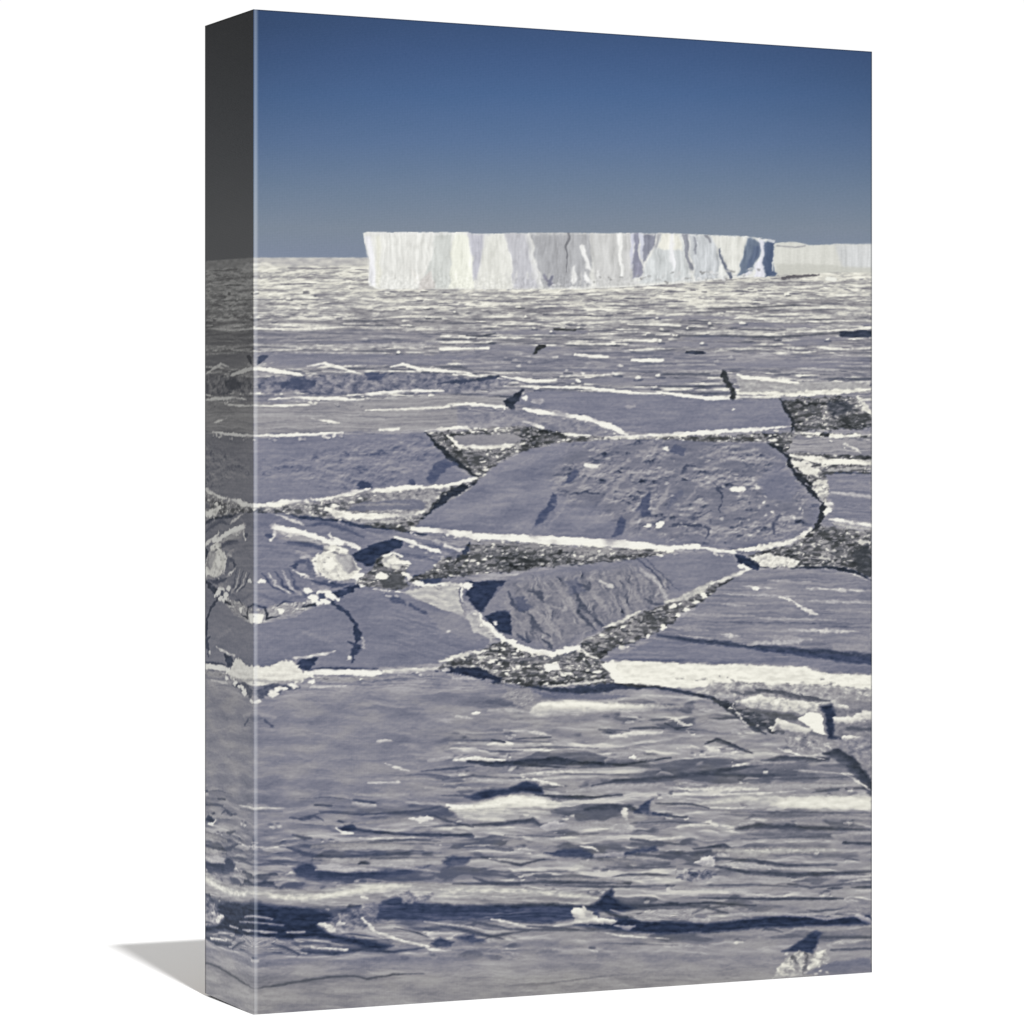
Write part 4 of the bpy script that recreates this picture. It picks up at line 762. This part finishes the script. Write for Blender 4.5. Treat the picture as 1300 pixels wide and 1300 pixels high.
CS([(720, 298, 3), (719, 312, 3), (721, 330, 1.5), (721, 345, 1)], (105, 106, 112), 2); CS([(700, 360), (692, 350)], (130, 130, 145), 4, 2); CS([(702, 352), (696, 362)], (110, 112, 130), 3, 2)
K([(748, 297), (800, 297), (802, 340), (808, 362), (756, 364), (752, 330)], (201, 201, 200), 2.5)
K([(736, 312), (741, 312), (748, 335), (752, 345), (744, 340), (739, 325)], (240, 240, 238), 1.5, 1); K([(742, 344), (745, 344), (752, 360), (744, 360)], (240, 240, 238), 1.5, 1); K([(729, 336), (731, 336), (732, 352), (726, 362), (724, 358)], (232, 232, 230), 1.5, 1); K([(757, 342), (760, 342), (762, 352), (758, 352)], (238, 238, 236), 1.5, 1)
K([(784, 297), (790, 297), (791, 352), (788, 352)], (243, 243, 240), 1.3, 1, .3)
K([(800, 297), (806, 297), (802, 340), (800, 340)], (208, 210, 226), 1.5); K([(805, 297), (812, 297), (811, 318), (815, 336), (812, 352), (804, 354), (801, 335), (805, 320)], (128, 130, 150), 2); K([(804, 335), (813, 335), (812, 350), (806, 352)], (160, 160, 178), 3, .7)
K([(812, 297), (819, 297), (818, 330), (815, 330)], (205, 208, 222), 1.5); K([(819, 297), (833, 297), (830, 312), (822, 330), (817, 334)], (118, 121, 138), 2)
K([(838, 297), (864, 297), (872, 330), (878, 356), (812, 360), (816, 340), (828, 325)], (206, 210, 211), 2.5, amp=9); K([(840, 297), (863, 297), (866, 318), (846, 318), (836, 314)], (240, 238, 226), 2.5); K([(851, 297), (857, 297), (856, 345), (851, 335)], (240, 240, 242), 2, .8)
K([(834, 298), (839, 298), (834, 314), (831, 314)], (170, 170, 175), 1.5)
K([(866, 297), (876, 298), (875, 320), (880, 348), (874, 340), (870, 318)], (128, 131, 143), 1.8)
K([(877, 299), (905, 300), (914, 330), (924, 352), (884, 356), (878, 330)], (196, 200, 204), 2, amp=9); CS([(883, 302), (882, 322)], (140, 143, 152), 2.5, 2, 1); CS([(899, 300), (902, 306)], (140, 142, 150), 4, 2)
K([(905, 300), (948, 302), (942, 325), (936, 350), (926, 350), (918, 330), (912, 315)], (226, 226, 219), 2); K([(914, 335), (920, 338), (924, 352), (912, 352)], (236, 237, 232), 2)
CS([(913, 316, 2), (917, 328, 4), (923, 342, 3), (928, 352, 4)], (98, 105, 122), 3, 1.5, .8)
K([(948, 302), (955, 301), (966, 309), (963, 325), (958, 340), (950, 348), (936, 351), (941, 330), (944, 315)], (98, 112, 134), 2.5, .95); K([(955, 312), (964, 314), (958, 335), (950, 345)], (84, 98, 126), 3, .8)
K([(964, 303), (971, 304), (970, 352), (957, 352), (960, 338), (965, 325)], (228, 228, 236), 1.5, 1); K([(971, 306), (984, 307), (982, 325), (980, 344), (987, 347), (984, 350), (972, 351), (969, 335)], (76, 90, 118), 2, 1, .6)
CS([(945, 349), (952, 346)], (225, 225, 232), 4); CS([(466, 296.5), (594, 296.5)], (244, 243, 242), 2.2, 1.3, .3, .8); CS([(976, 305), (982, 307)], (205, 208, 215), 3)
# let the cliff's flutes wander
_by = slice(292, 372); _bx = slice(455 - PX0, 990 - PX0)
_m = (REG[_by, _bx] == 2)[..., None]
_w1 = fbm(_xx / 11, _yy / 26, 3, 900)[_by, _bx] * 2.6; _w2 = fbm(_xx / 30, _yy / 22, 2, 901)[_by, _bx] * 4
_jx = np.clip(_xx[_by, _bx] - PX0 + _w1 + _w2, 458 - PX0, 984 - PX0); _jy = np.clip(_yy[_by, _bx] + fbm(_xx / 7, _yy / 12, 2, 902)[_by, _bx] * 3, 297.5, 366)
_wr = bil(RGB, _jx, _jy)
_in = smooth(462, 470, _xx[_by, _bx])[..., None] * (1 - smooth(972, 980, _xx[_by, _bx]))[..., None] * (1 - smooth(346 + (920 - _xx[_by, _bx]).clip(0, 180) * .09, 352 + (920 - _xx[_by, _bx]).clip(0, 180) * .09, _yy[_by, _bx]))[..., None]
_fl = (fbm(_xx / 3.2 + fbm(_xx / 30, _yy / 40, 2, 903) * 1.5, _yy / 45, 3, 904)[_by, _bx] * 15)[..., None] + (np.maximum(0, fbm(_xx / 9, _yy / 16, 3, 905)[_by, _bx]) * -24)[..., None]
_base = smooth(340, 360, _yy[_by, _bx])[..., None] * (fbm(_xx / 4, _yy / 4, 3, 906)[_by, _bx] * 30)[..., None]
RGB[_by, _bx] = np.where(_m, RGB[_by, _bx] * (1 - _in) + _in * (_wr * .94 + 16 + _fl) + _base, RGB[_by, _bx])
for i in range(60):                                   # rubble along the berg's foot
    x = rng.uniform(800, 930) if i < 35 else rng.uniform(690, 990); y = 372 - (x - 460) * .045 + rng.uniform(-8, 3)
    CS([(x, y), (x + rng.uniform(1, 4), y + rng.uniform(-2, 2))], (rng.uniform(130, 240),) * 3, rng.uniform(1.5, 3), rough=1, a=.7)
for i in range(26):
    x = rng.uniform(590, 770); y = rng.uniform(345, 364); c = rng.uniform(205, 240)
    CS([(x, y), (x + rng.uniform(-2, 2), y + 6)], (c, c, c - 3), 2, 2, .5, .5)
RGB = np.clip(RGB + (NF * 2.5)[..., None], 4, 252)
b1 = blur(RGB[..., 0], 1), blur(RGB[..., 1], 1), blur(RGB[..., 2], 1)
RGB = np.clip(RGB + .15 * (RGB - np.stack(b1, -1)), 3, 252)

# ---------------------------------------------------------------- the stretched canvas
LIFT = .0012                                          # the back edge sits a hair high
def wpos(s, d, z):
    """s along the front from the fold, d towards the back, z up (fractions of a metre)"""
    p = A + fd * s + sd * d
    return p[0], p[1], z + LIFT * d / DEP
def ppos(s, z):
    x = A[0] + fd[0] * s; y = A[1] + fd[1] * s
    return 650 + FPX * x / y, 650 - FPX * (z - CAMZ) / y
GAIN_F, GAIN_S = 1.76, 1.38                           # light falling on each face, relative to white
def lin(c):
    c = np.clip(c / 255., 0, 1); return np.where(c <= .04045, c / 12.92, ((c + .055) / 1.055) ** 2.4)
def sample(s, z):
    px, py = ppos(s, z)
    return bil(RGB, np.clip(px - PX0, 0, PW - 1.01), np.clip(py, 0, PH - 1.01)), px, py

root = bpy.data.objects.new('canvas_print', None); scene.collection.objects.link(root)
root.location = (float(A[0]), float(A[1]), 0); root.empty_display_size = .05
root['label'] = 'tall canvas print of a flat-topped iceberg above cracked sea ice, standing on white'
root['category'] = 'canvas print'

def grid_part(name, xyz, ink, sel, parent):
    """link the selected quads of a vertex grid as one mesh that carries its ink"""
    nu, nv = xyz.shape[1] - 1, xyz.shape[0] - 1
    j, i = np.nonzero(sel); w = nu + 1
    q = np.stack([j * w + i, j * w + i + 1, (j + 1) * w + i + 1, (j + 1) * w + i], 1)
    uq, inv = np.unique(q, return_inverse=True); inv = inv.reshape(-1, 4)
    co = xyz.reshape(-1, 3)[uq] - np.array([float(A[0]), float(A[1]), 0]); col = ink.reshape(-1, 3)[uq]
    me = bpy.data.meshes.new(name); n = len(q)
    me.vertices.add(len(uq)); me.vertices.foreach_set('co', co.astype(np.float32).ravel())
    me.loops.add(n * 4); me.loops.foreach_set('vertex_index', inv.astype(np.int32).ravel())
    me.polygons.add(n); me.polygons.foreach_set('loop_start', np.arange(0, n * 4, 4, dtype=np.int32))
    try: me.polygons.foreach_set('loop_total', np.full(n, 4, dtype=np.int32))
    except Exception: pass
    me.update(calc_edges=True)
    a = me.attributes.new('ink', 'FLOAT_COLOR', 'POINT')
    a.data.foreach_set('color', np.concatenate([col, np.ones((len(col), 1))], 1).astype(np.float32).ravel())
    me.materials.append(M_PRINT)
    o = bpy.data.objects.new(name, me); scene.collection.objects.link(o); o.parent = parent
    return o

NU, NV = 700, 1140
FOLD = .0025                                          # strip beside the left fold that carries a painted edge highlight
su = np.concatenate([np.linspace(0, FOLD, 5)[:-1], np.linspace(FOLD, WID, NU - 3)]); zv = np.linspace(0, H, NV + 1)
Sg, Zg = np.meshgrid(su, zv)
ink, px, py = sample(Sg, Zg)
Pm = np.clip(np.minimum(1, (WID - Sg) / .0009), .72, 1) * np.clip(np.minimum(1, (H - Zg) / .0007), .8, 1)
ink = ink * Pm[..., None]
fold_highlight = (smooth(0, .0004, Sg) * (1 - smooth(.0015, .0023, Sg)))[..., None]
ink = ink + (np.array([236., 238., 240.]) - ink) * .36 * fold_highlight  # pale highlight of the canvas edge, blended into the ink
inkF = np.clip(lin(ink) / GAIN_F, 0, .92)
xy = A[None, None] + Sg[..., None] * fd
xyzF = np.concatenate([xy, Zg[..., None]], -1)
cx = (px[:-1, :-1] + px[1:, 1:]) / 2; cy = (py[:-1, :-1] + py[1:, 1:]) / 2
reg = REG[np.clip(cy, 0, PH - 1).astype(int), np.clip(cx - PX0, 0, PW - 1).astype(int)]
foldm = np.zeros_like(reg, bool); foldm[:, :4] = True
reg = np.where(foldm, -1, reg)
face = grid_part('printed_face', xyzF, inkF, reg == 0, root)
face['label'] = 'front of the canvas, printed with grey-blue cracked sea ice'
fold = grid_part('folded_edge', xyzF, inkF, foldm, root); fold['label'] = 'fold between the front and the side, a pale edge highlight painted into its ink'
for k, nm, lb in ((1, 'printed_sky', 'deep blue sky paling towards the horizon'), (2, 'printed_iceberg', 'long white flat-topped iceberg with blue shade at its right end'),
                  (3, 'printed_iceberg', 'low distant iceberg at the right edge of the picture'),
                  (4, 'printed_ice_floe', 'smooth floe at the left edge under the iceberg'), (5, 'printed_ice_floe', 'large middle floe with a straight sunlit front edge'),
                  (6, 'printed_ice_floe', 'long flat floe behind the large middle one'), (7, 'printed_ice_floe', 'small floe at the right edge beside the large one'),
                  (8, 'printed_ice_floe', 'grooved floe with two navy shadows and a rounded white rim'), (9, 'printed_ice_floe', 'flat floe at lower left split by a thin crack'),
                  (10, 'printed_ice_floe', 'streaked floe at right above the bright snow bank')):
    if (reg == k).any():
        o = grid_part(nm, xyzF, inkF, reg == k, face); o['label'] = lb

# the wrapped sides: the picture mirrored round the fold, with shade painted into the ink, darker and greyer towards the top
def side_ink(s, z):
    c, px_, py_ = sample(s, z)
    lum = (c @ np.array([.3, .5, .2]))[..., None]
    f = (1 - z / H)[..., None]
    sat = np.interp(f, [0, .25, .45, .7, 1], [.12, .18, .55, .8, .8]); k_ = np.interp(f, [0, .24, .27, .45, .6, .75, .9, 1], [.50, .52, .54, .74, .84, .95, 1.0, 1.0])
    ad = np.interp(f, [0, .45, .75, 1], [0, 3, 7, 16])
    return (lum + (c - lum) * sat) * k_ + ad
ns = 70
dv = np.linspace(0, DEP, ns + 1); Dg, Zs = np.meshgrid(dv, zv)
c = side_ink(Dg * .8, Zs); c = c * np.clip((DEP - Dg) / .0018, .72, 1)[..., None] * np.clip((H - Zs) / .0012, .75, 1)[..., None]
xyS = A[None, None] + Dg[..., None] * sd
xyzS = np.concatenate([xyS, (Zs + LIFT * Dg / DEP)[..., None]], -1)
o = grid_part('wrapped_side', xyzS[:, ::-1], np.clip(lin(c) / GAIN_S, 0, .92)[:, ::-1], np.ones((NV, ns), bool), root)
o['label'] = 'left side, the picture mirrored, with painted-in shade deepening towards the top'
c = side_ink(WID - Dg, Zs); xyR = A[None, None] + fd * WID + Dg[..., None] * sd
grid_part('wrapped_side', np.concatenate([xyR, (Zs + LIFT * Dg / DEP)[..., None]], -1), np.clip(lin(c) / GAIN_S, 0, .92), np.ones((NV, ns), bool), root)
for nm, zz in (('wrapped_top', H), ('wrapped_bottom', 0)):
    s3 = np.linspace(0, WID, 401); S3, D3 = np.meshgrid(s3, np.linspace(0, DEP, 41))
    c = sample(S3, abs(zz - D3))[0]
    xy3 = A[None, None] + S3[..., None] * fd + D3[..., None] * sd
    arr = np.concatenate([xy3, (zz + LIFT * D3 / DEP)[..., None]], -1)
    if zz == 0: arr = arr[::-1]; c = c[::-1]
    grid_part(nm, arr, np.clip(lin(c) / GAIN_S, 0, .9), np.ones((40, 400), bool), root)

# behind: raw canvas and the four bars it is stretched over
def bar(s0, s1, d0, d1, z0, z1, name, mat):
    V = [wpos(s, d, z) for s in (s0, s1) for d in (d0, d1) for z in (z0, z1)]
    V = [(v[0] - A[0], v[1] - A[1], v[2]) for v in V]
    return mesh_obj(name, V, [(0, 1, 3, 2), (4, 6, 7, 5), (0, 4, 5, 1), (2, 3, 7, 6), (0, 2, 6, 4), (1, 5, 7, 3)], mat, root)
e = .0006; bw = .035
bar(e, WID - e, .0006, .0016, e, H - e, 'canvas_backing', M_RAW)
bar(e, bw, .002, DEP, e, H - e, 'stretcher_bar', M_WOOD); bar(WID - bw, WID - e, .002, DEP, e, H - e, 'stretcher_bar', M_WOOD)
bar(bw + .0003, WID - bw - .0003, .002, DEP - .0003, e, bw, 'stretcher_bar', M_WOOD); bar(bw + .0003, WID - bw - .0003, .002, DEP - .0003, H - bw, H - e, 'stretcher_bar', M_WOOD)
